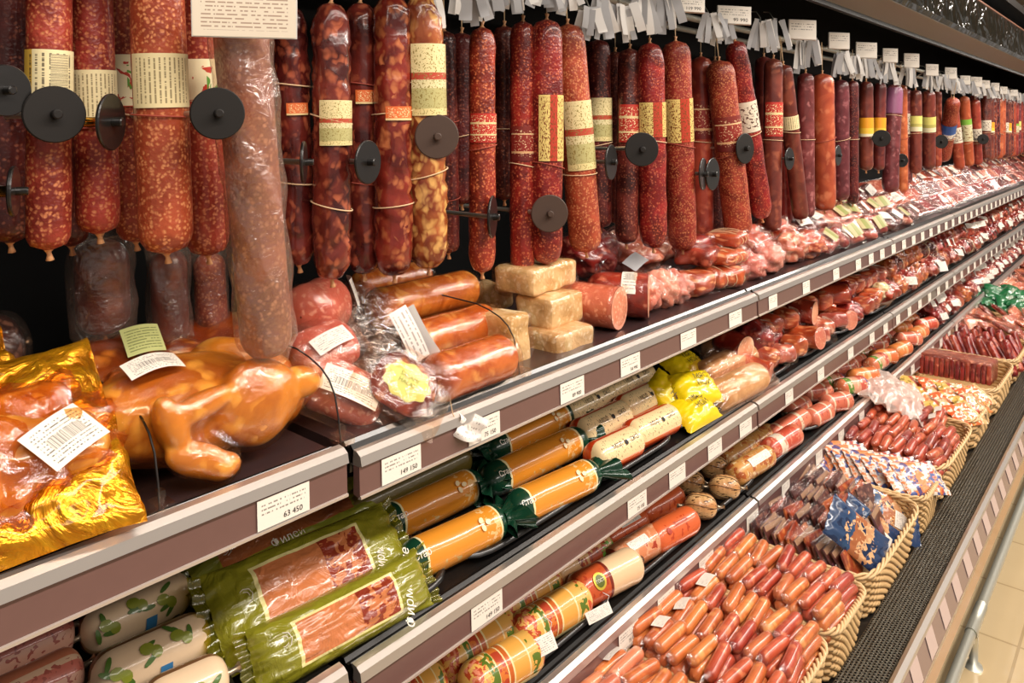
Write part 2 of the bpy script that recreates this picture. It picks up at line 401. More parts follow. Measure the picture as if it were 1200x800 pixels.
M['barcode'] = printed('barcode_paper', '#f0e8da', '#2c2420', 12, 16, .5, bar=(.2, .8, .35, .62))
M['ticket'] = plain('plain_white_paper', '#d9d6d2', .6)
M['ticket_grey'] = plain('grey_white_paper', '#a6a6a8', .6)
M['ink'] = plain('black_ink', '#1c1614', .6)
M['white_ink'] = plain('white_ink', '#f0e8d8', .5)
M['clip'] = plain('metal_clip', '#b8a890', .3, .8)
M['twine'] = plain('cream_twine', '#d8b890', .7)
M['twine_red'] = plain('red_twine', '#9c4434', .7)
M['tie'] = plain('casing_end', '#d8a070', .5, 0, .3, .3)
M['wicker'] = plain('pale_wicker', '#dcb47c', .5, 0, .15, .3, .3, ns=90)
M['wicker_rim'] = plain('light_wicker_rim', '#e4c08c', .5, 0, .15, .3, .25, ns=90)
M['grey_beam'] = plain('grey_painted_beam', '#77746a', .5)

# ------------------------------------------------------------------ the place: floor, ceiling
def struct(name, me, loc=(0, 0, 0)):
    o = part(name, me, None, loc); o['kind'] = 'structure'; return o
g = G('beige_floor_tiles'); v = g.n('ShaderNodeTexCoord').outputs['Object']
bk = g.n('ShaderNodeTexBrick', {'Vector': v, 'Color1': C('#cdb892'), 'Color2': C('#c6b08a'), 'Mortar': C('#a8936e'), 'Scale': 1.0, 'Mortar Size': .004, 'Brick Width': .33, 'Row Height': .33}, offset=0.0)
fl = g.P(g.mix(g.math('MULTIPLY', g.noise(v, 6, 4), .25), bk.outputs[0], C('#a88c60')), .16, 0, .3, g.bump(bk.outputs[1], .1))
struct('floor', MB().grid(1, 1, lambda u, v: (-4 + 26 * u, -5 + 11 * v, 0)).mesh('floor', fl, smooth=False))
g = G('ceiling_panels'); v = g.n('ShaderNodeTexCoord').outputs['Object']
bk = g.n('ShaderNodeTexBrick', {'Vector': v, 'Color1': C('#a89678'), 'Color2': C('#a08c70'), 'Mortar': C('#5c4c3c'), 'Scale': 1.0, 'Mortar Size': .03, 'Brick Width': 1.2, 'Row Height': .6}, offset=0.0)
cl = g.P(bk.outputs[0], .8)
struct('ceiling', MB().box((9, .5, 3.25), (26, 11, .06)).mesh('ceiling', cl, smooth=False))
# ------------------------------------------------------------------ the refrigerated case
X0, X1 = -.9, 9.4
case = thing('refrigerated_case', 'long dark open refrigerated display case running along the aisle', 'display case', (0, 0, 0))
part('back_panel', MB().box(((X0 + X1) / 2, 1.36, 1.11), (X1 - X0, .04, 2.08)).mesh('back', M['dark_back'], smooth=False), case)
part('end_panel', MB().prism([(.80, .02), (1.38, .02), (1.38, 2.2), (.62, 2.2), (.62, 2.05), (.80, 1.8)], X0 - .04, X0).mesh('end', M['black'], smooth=False), case)
part('end_panel', MB().prism([(.45, .02), (1.38, .02), (1.38, 2.2), (.62, 2.2), (.62, 2.05), (.80, 1.8), (.8, .5), (.45, .45)], X1, X1 + .04).mesh('end', M['black'], smooth=False), case)
part('canopy_top', MB().box(((X0 + X1) / 2, 1.0, 2.17), (X1 - X0, .74, .04)).mesh('top', M['black'], smooth=False), case)
def fascia_outline():
    return [(.785, 1.870), (.625, 1.870), (.612, 1.90), (.612, 2.06), (.66, 2.15), (.70, 2.15), (.66, 1.90), (.785, 1.89)]
part('canopy_underside', MB().prism([(.785, 1.884), (.636, 1.884), (.636, 1.90), (.785, 1.90)], X0, X1).mesh('under', M['grey_beam'], smooth=False), case, label='grey underside beam of canopy')
g = G('speckled_black_glass'); v = g.n('ShaderNodeMapping', {'Vector': g.obj(False), 'Scale': (1, 1, 1)}).outputs[0]
gl_ = g.P(C('#101614'), .10, 0, .5, g.bump(g.noise(v, 9, 2, .8), 1.0, .03))
part('canopy_fascia', MB().prism([(.660, 1.90), (.634, 1.886), (.622, 1.90), (.622, 2.045), (.660, 2.045)], X0, X1).mesh('fascia', gl_, smooth=False), case, label='glossy black front of canopy')
part('canopy_trim', MB().prism([(.618, 2.045), (.618, 2.052), (.64, 2.052), (.64, 2.045)], X0, X1).mesh('ctrim', plain('copper_trim', '#a8745c', .3, .6), smooth=False), case, label='thin copper coloured edge strip')
part('canopy_rear', MB().prism([(.80, 1.87), (.785, 1.87), (.785, 2.15), (.80, 2.15)], X0, X1).mesh('crear', M['dark_back'], smooth=False), case)
# hanging tubes at the top
for y, z in ((.99, 1.80), (1.12, 1.80)):
    part('hanging_tube', MB().tube([(X0, y, z), (X1, y, z)], .009, 10).mesh('tube', M['steel']), case)
# basin: floor, grille, front
part('basin_floor', MB().box(((X0 + X1) / 2, .93, .365), (X1 - X0, .84, .02)).mesh('bfloor', M['black'], smooth=False), case)
part('base', MB().prism([(.395, .365), (.385, .36), (.40, .28), (.455, .13), (.50, .02), (1.38, .02), (1.38, .34), (.52, .34), (.52, .365)], X0, X1).mesh('base', M['black'], smooth=False), case)
pk = plain('beige_enamel_panel', '#c08a5c', .3, 0, .4)
part('front_panel', MB().prism([(.382, .355), (.395, .265), (.41, .268), (.397, .36)], X0, X1).mesh('fp', pk, smooth=False), case, label='beige enamel front panel')
part('lower_panel', MB().prism([(.395, .263), (.433, .155), (.446, .158), (.41, .266)], X0, X1).mesh('lp', plain('grey_green_panel', '#6c6c5c', .3, .2), smooth=False), case, label='grey lower panel')
part('front_lip', MB().prism([(.393, .462), (.385, .455), (.383, .449), (.400, .449), (.402, .455)], X0, X1).mesh('lip', M['silver'], smooth=False), case)
part('label_channel', MB().prism([(.388, .450), (.372, .395), (.376, .372), (.384, .358), (.392, .372), (.398, .449)], X0, X1).mesh('chan', plain('mauve_plastic_strip', '#87706c', .25, 0, .5), smooth=False), case)
def grille():
    mb = MB(); p, q = .0095, .0075; nx, ny = int(4.6 / p), 15
    for i in range(nx):
        for j in range(ny):
            cx = .6 + i * p + (p / 2 if j % 2 else 0); cy = .402 + j * q; z = .392
            b = len(mb.v)
            outer = [(cx - p / 2, cy - q / 2), (cx + p / 2, cy - q / 2), (cx + p / 2, cy + q / 2), (cx - p / 2, cy + q / 2)]
            inner = [(cx, cy - q * .36), (cx + p * .36, cy), (cx, cy + q * .36), (cx - p * .36, cy)]
            for (x, y) in outer: mb.v.append((x, y, z))
            for (x, y) in inner: mb.v.append((x, y, z + .0012))
            for k in range(4):
                k2 = (k + 1) % 4
                # outer corner k,k+1 with inner vertices facing them
                mb.f.append((b + k, b + k2, b + 4 + k)); mb.uv.append(((0, 0),) * 3); mb.mi.append(0)
                mb.f.append((b + k2, b + 4 + (k + 1) % 4, b + 4 + k)); mb.uv.append(((0, 0),) * 3); mb.mi.append(0)
    return mb.mesh('grille', plain('grille_steel', '#7c786e', .25, .85), smooth=False)
part('air_grille', grille(), case, label='perforated steel air grille')
part('grille_tray', MB().box((4.3, .455, .372), (10, .12, .006)).mesh('gt', M['dark_back'], smooth=False), case)
part('air_grille', MB().box((7.3, .455, .391), (4.2, .115, .003)).mesh('g2', plain('grille_far', '#4c4a46', .35, .6), smooth=False), case)
# bumper
part('bumper_rail', MB().tube([(X0, .410, .125), (X1, .410, .125)], .013, 14).mesh('bumper', M['steel']), case, label='polished steel bumper bar')
part('bumper_joint', MB().tube([(2.40, .410, .125), (2.56, .410, .125)], .0155, 14).mesh('joint', M['steel']), case)
for bx in (2.46, 3.7, 4.95):
    part('bumper_foot', MB().tube([(bx, .412, .12), (bx, .414, .012), (bx, .414, .008), (bx, .414, .0)], [.011, .011, .022, .024], 14).mesh('foot', M['steel']), case)

# shelves with their price rails, one per section and level
SECT = [(-.88, .605), (.625, 1.88), (1.89, 3.13), (3.14, 4.23), (4.24, 5.6), (5.61, 6.95), (6.96, 9.35)]
LVN = {1: 'top', 2: 'middle', 3: 'bottom'}
SECN = ['at the left end', 'second from the left', 'third from the left', 'fourth from the left', 'fifth from the left', 'sixth from the left', 'at the far right end']
def shelf(x0, x1, lv, si):
    z0, k = SH[lv]; dz = .012 if si == 0 else 0; zt = {1: 1.082, 2: .803, 3: .560}[lv] + dz; xa, xb = x0, x1
    t = thing('display_shelf', f'dark shelf with silver edged brown price rail, {LVN[lv]} level, section {SECN[si]}', 'shelf', ((x0 + x1) / 2, .8, zt), group=f'{LVN[lv]} level display shelves')
    off = Vector(t.location); mk = lambda mb, n, *m: mb.xf(Matrix.Translation(-off)).mesh(n, *m, smooth=False)
    yb = 1.33
    part('deck', mk(MB().prism([(.825, z0 - .016), (yb, z0 + k * .5 - .016), (yb, z0 + k * .5 - .002), (.825, z0 - .002 + k * .025)], xa, xb), 'deck', M['deck'] if lv == 1 else M['black']), t)
    part('front_edge', mk(MB().prism([(.832, z0 - .02), (.808, z0 - .022), (.806, z0 - .004), (.812, z0 + .002), (.816, z0 - .003), (.822, z0 - .003), (.826, z0 + .002), (.832, z0 + .001)], xa, xb), 'edge', M['black']), t)
    part('rail_cap', mk(MB().prism([(.810, zt), (.800, zt - .001), (.792, zt - .006), (.789, zt - .018), (.795, zt - .020), (.810, zt - .020)], xa, xb), 'cap', M['silver']), t, label='silver aluminium rail cap')
    part('price_rail', mk(MB().prism([(.806, zt - .020), (.794, zt - .020), (.7925, zt - .0575), (.797, zt - .060), (.806, zt - .058)], xa, xb), 'rail', M['strip']), t, label='brown plastic price rail')
    part('rail_edge', mk(MB().prism([(.7935, zt - .0565), (.790, zt - .0575), (.790, zt - .0605), (.797, zt - .062)], xa, xb), 'redge', M['silver_white']), t)
    xx = xa + .02
    while xx < xb and xx < 5:
        part('bracket', mk(MB().prism([(.84, z0 - .05), (1.33, z0 - .09), (1.33, z0 - .02), (.84, z0 - .018)], xx, xx + .004), 'br', M['black']), t); xx += 1.2
    return t
for si, (a, b) in enumerate(SECT):
    for lv in (1, 2, 3): shelf(a, b, lv, si)

# ------------------------------------------------------------------ hanging salamis
def spot_label(kind):
    return {
        'barcode': printed('cream_barcode_label', '#e8d8a8', '#3c3028', 9, 10, .45, head=(.80, 1.0), headc='#c8a040', bar=(.1, .9, .2, .5), coat=.4),
        'cream': printed('cream_text_label', '#e4d4a4', '#7c6a48', 14, 12, .42, coat=.4),
        'green_art': bands('green_red_label', 0, [(0, '#e8dcb4'), (.98, '#b8402c')], .4, .5, blot=[('#b83828', 60, .56, 0, 1, 0, 1), ('#5c9434', 40, .55, 0.2, 1, 0, .45)]),
        'gold': bands('gold_label', 1, [(0, '#d8c070'), (.35, '#b43c28'), (.62, '#e0c878')], .35, .5, scrib=[('#7c4018', 22, 26, .56, .03, .97, .03, .97)]),
        'gold_pale': bands('pale_gold_label', 0, [(0, '#dccc98'), (.4, '#b04430'), (.5, '#d8cc9c'), (.62, '#b4ac74'), (.9, '#dccc90')], .35, .5, scrib=[('#8c7c40', 34, 24, .60, .02, .98, .02, .98)]),
        'red': bands('red_label', 0, [(0, '#b8342a'), (.30, '#e0c890'), (.36, '#b8342a'), (.7, '#e0c890'), (.75, '#a82c24')], .35, .5, scrib=[('#f0dca8', 26, 22, .6, .05, .95, .05, .95)]),
        'red_dark': bands('wine_label', 0, [(0, '#7c2c24'), (.2, '#e0b888'), (.24, '#8c2c24'), (.72, '#d8a878'), (.78, '#6c2420')], .35, .5, scrib=[('#e0b890', 22, 18, .62, .1, .9, .1, .9)]),
        'orange_small': bands('orange_label', 0, [(0, '#dc6a34'), (.85, '#e8c890')], .35, .5, scrib=[('#f4d8a0', 16, 16, .58, .1, .8, .1, .9)]),
        'yellow': bands('yellow_band', 0, [(0, '#e89c24'), (.55, '#f0c040'), (.85, '#e8dcb8')], .35, .4),
        'blue': bands('blue_band', 0, [(0, '#2858a0'), (.62, '#3c6cb8'), (.68, '#e8e0d0')], .35, .4, scrib=[('#203c6c', 10, 8, .6, .65, 1, 0, 1)]),
        'green': bands('green_band', 0, [(0, '#7cb040'), (.25, '#d0c8a0')], .35, .4, scrib=[('#8c6c48', 14, 8, .6, .3, 1, 0, 1)]),
        'white': bands('white_band', 0, [(0, '#d8cdb8')], .35, .4, scrib=[('#5c4038', 14, 10, .58, .1, .9, 0, 1)]),
        'lime': bands('yellow_green_band', 0, [(0, '#d8d070'), (.5, '#b8b060'), (.7, '#e0d8b0')], .35, .4),
        'purple': bands('violet_band', 0, [(0, '#8c5474')], .35, .4),
    }[kind]
LAB_DESC = {'barcode': 'cream and gold barcode label', 'cream': 'cream text label', 'green_art': 'cream label with red and green art', 'gold': 'gold and red label', 'gold_pale': 'pale gold label',
            'red': 'red and cream label', 'red_dark': 'wine red label', 'orange_small': 'small orange label', 'yellow': 'yellow band', 'blue': 'blue band', 'green': 'green and cream band',
            'white': 'white band', 'lime': 'pale yellow band', 'purple': 'violet band', None: 'bare casing'}
KD = {'fine': ('salami', 'speckled red'), 'red': ('salami_red', 'rough bright red'), 'dark': ('salami_dark', 'dark red'), 'orange': ('salami_orange', 'orange red speckled'),
      'coarse': ('coarse', 'coarse marbled'), 'coarse_dark': ('coarse_dark', 'coarse dark marbled'), 'coarse_gold': ('coarse_gold', 'coarse pale golden'),
      'smooth': ('smooth', 'smooth red'), 'brown': ('smooth_brown', 'smooth brown'), 'plum': ('smooth_plum', 'dusty plum'), 'smooth_orange': ('smooth_orange', 'smooth orange')}
ring_me = {}
def ring_mesh(r, m, tilt=0, name='string'):
    k = (round(r, 4), m.name, round(tilt, 2))
    if k not in ring_me:
        pts = [(r * math.cos(a), r * math.sin(a), tilt * r * math.cos(a + .7)) for a in [2 * math.pi * i / 24 for i in range(24)]]
        ring_me[k] = MB().tube(pts, .0011, 6, True).mesh(name, m)
    return ring_me[k]
def nub_mesh(m):
    if 'nub' not in MC:
        MC['nub'] = MB().tube([(0, 0, .007), (0, 0, .001), (0, 0, -.003), (.001, 0, -.006), (.002, 0, -.014), (.002, .001, -.015)], [.014, .007, .0035, .0035, .006, .001], 10).mesh('nub', m)
    return MC['nub']
def salami(P, L, Rr, kind, lab=None, label='', group=None, seed=0, lean=0, ly=.45, lh=.09, strings=1, la=None, hang=None, lsp=2.6, top_tie=True, detail=True, me_=None):
    """P: centre. local Z up"""
    mn, kd = KD[kind]; lf = 70 if 'coarse' in kind else 30; lump = .16 if 'coarse' in kind else (.09 if kind in ('red', 'dark') else .035)
    t = thing('salami', label, 'salami', P, (0, lean, (seed * 1.7) % .8 - .4), group)
    e = Rr * (1.6 if kind in ('red', 'coarse', 'coarse_dark', 'coarse_gold') else 1.1)
    if me_ is None:
        me_ = capsule(L, Rr, e, 2.4, 44 if 'coarse' in kind else 30, 26, lump=lump, lf=lf, seed=seed, axis='Z').mesh('casing', M[mn])
    part('casing', me_, t)
    part('tied_end', nub_mesh(M['tie']), t, (0, 0, -L / 2 + .001), scale=(.75, .75, .8))
    if top_tie:
        part('tied_end', nub_mesh(M['tie']), t, (0, 0, L / 2 - .001), (math.pi, 0, 0), (.75, .75, .8))
        zz = hang if hang else .03
        part('hanging_loop', MB().tube([(0, 0, L / 2 + .008), (-.004, .0, L / 2 + zz), (0, .0, L / 2 + zz + .006), (.004, 0, L / 2 + zz), (0, 0, L / 2 + .008)], .0009, 5).mesh('loop', M['twine']), t)
    if lab:
        a = la if la is not None else math.radians(215); a -= t.rotation_euler[2] * -1
        # angle measured so that 180 = towards the aisle (-Y), 270 = towards the camera end (-X)
        x0 = ly - lh / 2 / L; x1 = ly + lh / 2 / L
        mb = MB()
        capsule(L, Rr * (1 + lump * .4), e, 2.1, 8, 16, axis='Z', off=.0014, mb=mb, x0=x0, x1=x1, a0=a - lsp / 2, a1=a + lsp / 2)
        part('label', mb.mesh('label', spot_label(lab)), t)
    for k in range(strings):
        z = (.5 - (.36 + .34 * k + .06 * math.sin(seed * 3 + k))) * L if strings > 1 else (.5 - ly - lh / 2 / L - .02) * L
        part('string', ring_mesh(Rr * 1.05 + .001, M['twine'] if seed % 3 else M['twine_red'], .25 * math.sin(seed)), t, (0, 0, z))
    return t
def hung(xt, yt, xb, yb, w, Y, kind, lab, label, group=None, seed=0, **kw):
    xm = (xt + xb) / 2; ym = (yt + yb) / 2; P = at(xm, ym, Y); s = ppm(xm, Y)
    L = (yb - yt) / s; d = F_PX / s; dx = (xb - xt) * d * d / (F_PX * Y)
    P.x = P.x; lean = -math.atan2(dx, L)
    th = math.atan((600 - xm) / F_PX)
    Rr = w / 2 / s * math.cos(th) * 1.07
    if 'ly' in kw: kw['ly'] = (kw['ly'] - yt) / (yb - yt)
    if 'lh' in kw: kw['lh'] = kw['lh'] / s
    kw.setdefault('hang', max(.012, (1.80 - (P.z + L / 2)) / 1.0))
    return salami(P, L, Rr, kind, lab, label, group, seed, lean, **kw)

GL = 'large speckled salamis at the left end'
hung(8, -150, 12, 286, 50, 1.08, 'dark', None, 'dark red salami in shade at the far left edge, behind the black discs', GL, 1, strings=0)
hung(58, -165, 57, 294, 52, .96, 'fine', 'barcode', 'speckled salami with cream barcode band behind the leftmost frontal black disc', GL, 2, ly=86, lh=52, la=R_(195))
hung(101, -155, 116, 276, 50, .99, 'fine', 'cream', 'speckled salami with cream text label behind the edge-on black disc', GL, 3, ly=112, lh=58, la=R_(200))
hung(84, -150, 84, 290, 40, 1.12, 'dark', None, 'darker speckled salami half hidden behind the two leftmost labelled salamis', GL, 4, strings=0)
hung(140, -150, 160, 286, 44, 1.06, 'fine', 'green_art', 'speckled salami hidden behind the widest one, green and red label at its edge', GL, 5, ly=95, lh=60, la=R_(215))
hung(176, -175, 197, 300, 62, .92, 'orange', 'cream', 'widest speckled orange red salami with cream text label, left of the round disc', GL, 6, ly=95, lh=62, la=R_(200), lsp=2.4)
hung(221, -155, 247, 303, 50, .985, 'orange', 'green_art', 'speckled orange salami with red and green art label under the round disc', GL, 7, ly=100, lh=60, la=R_(200))
# long pale salami in loose clear film
w0 = hung(272, 10, 323, 428, 60, .86, 'orange', None, 'long pale salami in loose clear plastic reaching down to the smoked chicken', None, 8, strings=0)
for ch in w0.children:
    if ch.name.startswith('casing'): ch.data.materials.clear(); ch.data.materials.append(M['pale_sausage'])
_ch = [c for c in w0.children if c.name.startswith('casing')][0]; LL = _ch.dimensions.z
def sleeve(L, Rr, seed=0, n=40):
    def fn(u, v):
        a = 2 * math.pi * v; z = L / 2 - u * L
        k = 1.16 + .12 * noise.noise(Vector((math.cos(a) * 1.6, math.sin(a) * 1.6, z * 26 + seed))) + .06 * math.sin(a * 5 + z * 60)
        if u > .93: k *= 1 + (u - .93) * 3 * math.cos(a * 2) - (u - .93) * 6
        return (Rr * k * math.cos(a), Rr * k * math.sin(a), z)
    return MB().grid(n, 32, fn, True).mesh('sleeve', film('sleeve_film', '#fff6ee', .07, .24, 1.0, 34, .12, '#d8c4b4'))
LL = (.5 * ((428 - 10) / ppm(297, .86))) * 2
part('plastic_sleeve', sleeve(LL + .02, 60 / 2 / ppm(297, .86)), w0, label='loose clear plastic sleeve')
# marbled group
GM = 'coarse marbled salamis above the pink ham'
hung(310, 10, 318, 290, 34, 1.08, 'coarse_dark', None, 'dark marbled salami in shade just right of the plastic sleeved one', GM, 9, strings=1)
hung(340, 8, 350, 312, 38, 1.0, 'coarse_dark', 'orange_small', 'dark marbled salami with small orange label, leftmost of the marbled row', GM, 10, ly=128, lh=14, la=R_(200), lsp=1.2, strings=2)
hung(388, 3, 389, 328, 42, .95, 'coarse_dark', 'gold_pale', 'dark marbled salami with cream and green label above the pink ham', GM, 11, ly=144, lh=52, la=R_(195), lsp=1.9, strings=2)
hung(422, 3, 427, 322, 36, 1.01, 'coarse_dark', 'orange_small', 'marbled salami behind the narrow tilted disc, small orange label', GM, 12, ly=114, lh=16, la=R_(200), lsp=1.3, strings=2)
hung(459, -6, 462, 324, 42, .96, 'coarse', 'orange_small', 'marbled brown red salami with orange label left of the golden one', GM, 13, ly=133, lh=16, la=R_(200), lsp=1.4, strings=2)
hung(494, -6, 503, 316, 44, .94, 'coarse_gold', 'gold_pale', 'palest golden marbled salami with tall pale gold label behind the brown disc', GM, 14, ly=94, lh=82, la=R_(200), lsp=2.0, strings=2)
hung(519, 36, 527, 298, 26, 1.06, 'dark', None, 'thin dark red salami behind the golden marbled one', GM, 15, strings=2)
GN = 'rough red salamis in the middle of the hanging row'
mid = [
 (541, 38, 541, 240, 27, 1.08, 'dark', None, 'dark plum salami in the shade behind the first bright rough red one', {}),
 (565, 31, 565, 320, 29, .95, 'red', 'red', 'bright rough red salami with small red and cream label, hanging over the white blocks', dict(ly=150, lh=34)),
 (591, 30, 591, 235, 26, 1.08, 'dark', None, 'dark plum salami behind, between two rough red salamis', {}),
 (613, 24, 612, 322, 28, .98, 'red', 'red_dark', 'narrow rough red salami left of the one with oval label', dict(ly=168, lh=40)),
 (641, 22, 640, 310, 36, .945, 'red', 'gold', 'wide rough red salami with tall gold oval label behind the lower brown disc', dict(ly=150, lh=76, lsp=1.7)),
 (668, 28, 684, 298, 36, .95, 'orange', 'gold_pale', 'orange red salami with big cream and gold label, right of the gold oval one', dict(ly=158, lh=80, lsp=2.2)),
 (701, 46, 703, 268, 27, 1.06, 'dark', 'gold_pale', 'dark red salami with gold label set back behind white twine', dict(ly=140, lh=50)),
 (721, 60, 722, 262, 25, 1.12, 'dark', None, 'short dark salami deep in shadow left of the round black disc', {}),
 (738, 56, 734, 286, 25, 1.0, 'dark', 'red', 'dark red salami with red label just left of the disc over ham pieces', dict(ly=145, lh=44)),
 (761, 50, 766, 292, 31, .955, 'red', 'gold', 'dark rough salami hanging directly behind the round black disc right of centre', dict(ly=140, lh=40)),
 (789, 48, 803, 296, 32, .95, 'fine', 'gold', 'leaning speckled salami with gold label and white twine, right of the round disc', dict(ly=140, lh=50)),
 (820, 66, 824, 282, 26, 1.04, 'smooth', 'red_dark', 'smooth red salami behind the two tilted black discs', dict(ly=140, lh=44)),
 (838, 70, 838, 276, 22, 1.08, 'dark', None, 'thin dark salami between the twin tilted discs and the wide leaning one', {}),
 (847, 70, 862, 280, 32, .955, 'fine', 'red_dark', 'wide leaning dark speckled salami with wine red label above orange bacon', dict(ly=155, lh=40)),
 (866, 46, 889, 262, 25, .94, 'red', 'white', 'most tilted rough red salami with white label, touching a black disc', dict(ly=135, lh=36)),
]
for i, (xt, yt, xb, yb, w, Y, kd, lb, ds, kw) in enumerate(mid):
    kw = dict(kw); kw.setdefault('la', R_(205 + i)); hung(xt, yt, xb, yb, w, Y, kd, lb, ds, GN, 20 + i, **kw)
GR = 'smooth sausages right of centre in the hanging row'
rt = [
 (893, 66, 897, 262, 20, 1.02, 'brown', None, 'thin brown sausage hidden behind the one with red and white label', {}),
 (906, 68, 905, 272, 21, .95, 'brown', 'red', 'brown sausage with red and white label, first of the smooth ones', dict(ly=140, lh=40)),
 (916, 76, 920, 268, 17, 1.0, 'smooth', None, 'slim red sausage between the red labelled and the cream banded ones', {}),
 (920, 74, 937, 262, 19, .945, 'brown', 'cream', 'tilted brown sausage with small cream band', dict(ly=142, lh=16, lsp=3.4)),
 (944, 85, 945, 256, 19, .96, 'plum', None, 'dusty plum sausage left of the two stout orange red ones', {}),
 (963, 86, 967, 248, 26, .94, 'smooth_orange', None, 'stout orange red sausage without label, widest of the smooth ones', {}),
 (984, 93, 986, 236, 20, .96, 'plum', None, 'long grey plum salami right of the stout orange red sausage', {}),
 (998, 94, 1000, 240, 14, .94, 'dark', None, 'dark plum salami left of the yellow banded pair', {}),
 (1015, 95, 1015, 200, 16, .97, 'brown', 'yellow', 'left sausage of the yellow banded pair', dict(ly=149, lh=22, lsp=4)),
 (1031, 96, 1030, 200, 14, .95, 'brown', 'yellow', 'right sausage of the yellow banded pair behind a round disc', dict(ly=149, lh=22, lsp=4)),
 (1047, 98, 1044, 226, 19, .945, 'plum', 'purple', 'plum sausage with violet upper band, right of the yellow banded pair', dict(ly=118, lh=30, lsp=4)),
 (1056, 99, 1057, 226, 14, .97, 'smooth_orange', None, 'orange sausage behind the small dark disc, right of the violet banded one', {}),
 (1062, 104, 1063, 215, 12, .99, 'plum', 'white', 'slim plum sausage with white band behind the orange one', dict(ly=145, lh=24)),
 (1073, 105, 1073, 204, 14, .95, 'brown', 'lime', 'left of two brown sausages with pale yellow bands', dict(ly=145, lh=18, lsp=4)),
 (1086, 105, 1090, 200, 16, .94, 'brown', 'lime', 'right of two brown sausages with pale yellow bands', dict(ly=145, lh=18, lsp=4)),
 (1098, 106, 1098, 196, 11, .99, 'smooth', None, 'slim red sausage behind the blue banded tilted one', {}),
 (1104, 108, 1118, 197, 17, .94, 'fine', 'blue', 'tilted speckled sausage with bright blue and white band', dict(ly=151, lh=18, lsp=4)),
 (1118, 113, 1122, 200, 13, .96, 'smooth', 'white', 'red sausage with white band between the blue and green banded ones', dict(ly=158, lh=18, lsp=4)),
 (1131, 112, 1134, 196, 13, .945, 'smooth_orange', 'green', 'orange sausage with green and cream band', dict(ly=152, lh=26, lsp=4)),
 (1143, 116, 1145, 194, 12, .95, 'smooth', 'white', 'red sausage with white band right of the green banded one', dict(ly=158, lh=15, lsp=4)),
]
for i, (xt, yt, xb, yb, w, Y, kd, lb, ds, kw) in enumerate(rt):
    kw = dict(kw); kw.setdefault('la', R_(222)); kw.setdefault('ly', 150); kw.setdefault('lh', 20)
    hung(xt, yt, xb, yb, w, Y, kd, lb, ds, GR, 40 + i, strings=1, **kw)
# farther prongs, three salamis deep on each
rnd = random.Random(5)
protos = {}
X = 5.98; n = 0
FARK = [('brown', 'white'), ('smooth', None), ('plum', 'lime'), ('smooth_orange', None), ('dark', 'white'), ('smooth', 'green'), ('coarse_dark', None), ('brown', 'yellow')]
while X < 8.9:
    k2 = rnd.choice(FARK)
    for r, Y in enumerate((.935, 1.01)):
        key = k2; Lh = .44
        P = Vector((X + rnd.uniform(-.01, .01), Y, 1.5 + rnd.uniform(-.01, .012)))
        lb = f"{KD[key[0]][1]} far sausage, {nth(n)} prong past the green banded one, {'front' if r == 0 else 'rear'}"
        if key not in protos:
            protos[key] = salami(P, Lh, .031, key[0], key[1], lb, 'distant hanging sausages', 70 + len(protos), .02, ly=.48, lh=.07, la=R_(225), lsp=3.4)
        else: copy_tree(protos[key], P, (0, rnd.uniform(-.05, .05), rnd.uniform(-.4, .4)), lb)
    X += .125; n += 1
# sleeved sausages hanging low behind the chicken
for i, (xc, y0, y1, w, ds) in enumerate([(197, 292, 405, 42, 'wrapped brown sausage hanging low behind the smoked chicken, left one'), (245, 296, 400, 36, 'wrapped pale sausage hanging low behind the smoked chicken, right one'), (118, 280, 392, 62, 'dark wrapped sausage in deep shade above the back chicken')]):
    o = hung(xc, y0, xc + 4, y1, w, 1.13, 'brown' if i != 1 else 'orange', None, ds, 'low hanging wrapped sausages', 90 + i, strings=0, hang=.2)
    s_ = ppm(xc, 1.13); part('plastic_sleeve', sleeve((y1 - y0 + 14) / s_, w / 2 / s_, i), o)

# ------------------------------------------------------------------ discs on their rods
def disc_mesh(r, m):
    pr = [(0, -.0022), (r * .96, -.0022), (r, -.001), (r, .001), (r * .96, .0022), (.006, .0022), (.006, .0125), (.0045, .0135), (0, .0135)]
    def fn(u, v):
        i = u * (len(pr) - 1); k = min(int(i), len(pr) - 2); f = i - k; a = 2 * math.pi * v
        rr = pr[k][0] * (1 - f) + pr[k + 1][0] * f; h = pr[k][1] * (1 - f) + pr[k + 1][1] * f
        return (rr * math.cos(a), -h, rr * math.sin(a))
    return MB().grid(len(pr) - 1, 40, fn, True).mesh('disc', m)
DM = {k: disc_mesh(.036, M[k]) for k in ('disc', 'disc_brown', 'black')}
rodm = MB().tube([(0, .002, 0), (0, .40, 0)], .004, 10).mesh('rod', M['steel']); brm = MB().tube([(0, .003, 0), (0, .05, 0)], .0058, 12).mesh('sleeve', M['brass'])
for m_ in list(DM.values()):
    for p in m_.polygons: p.use_smooth = False
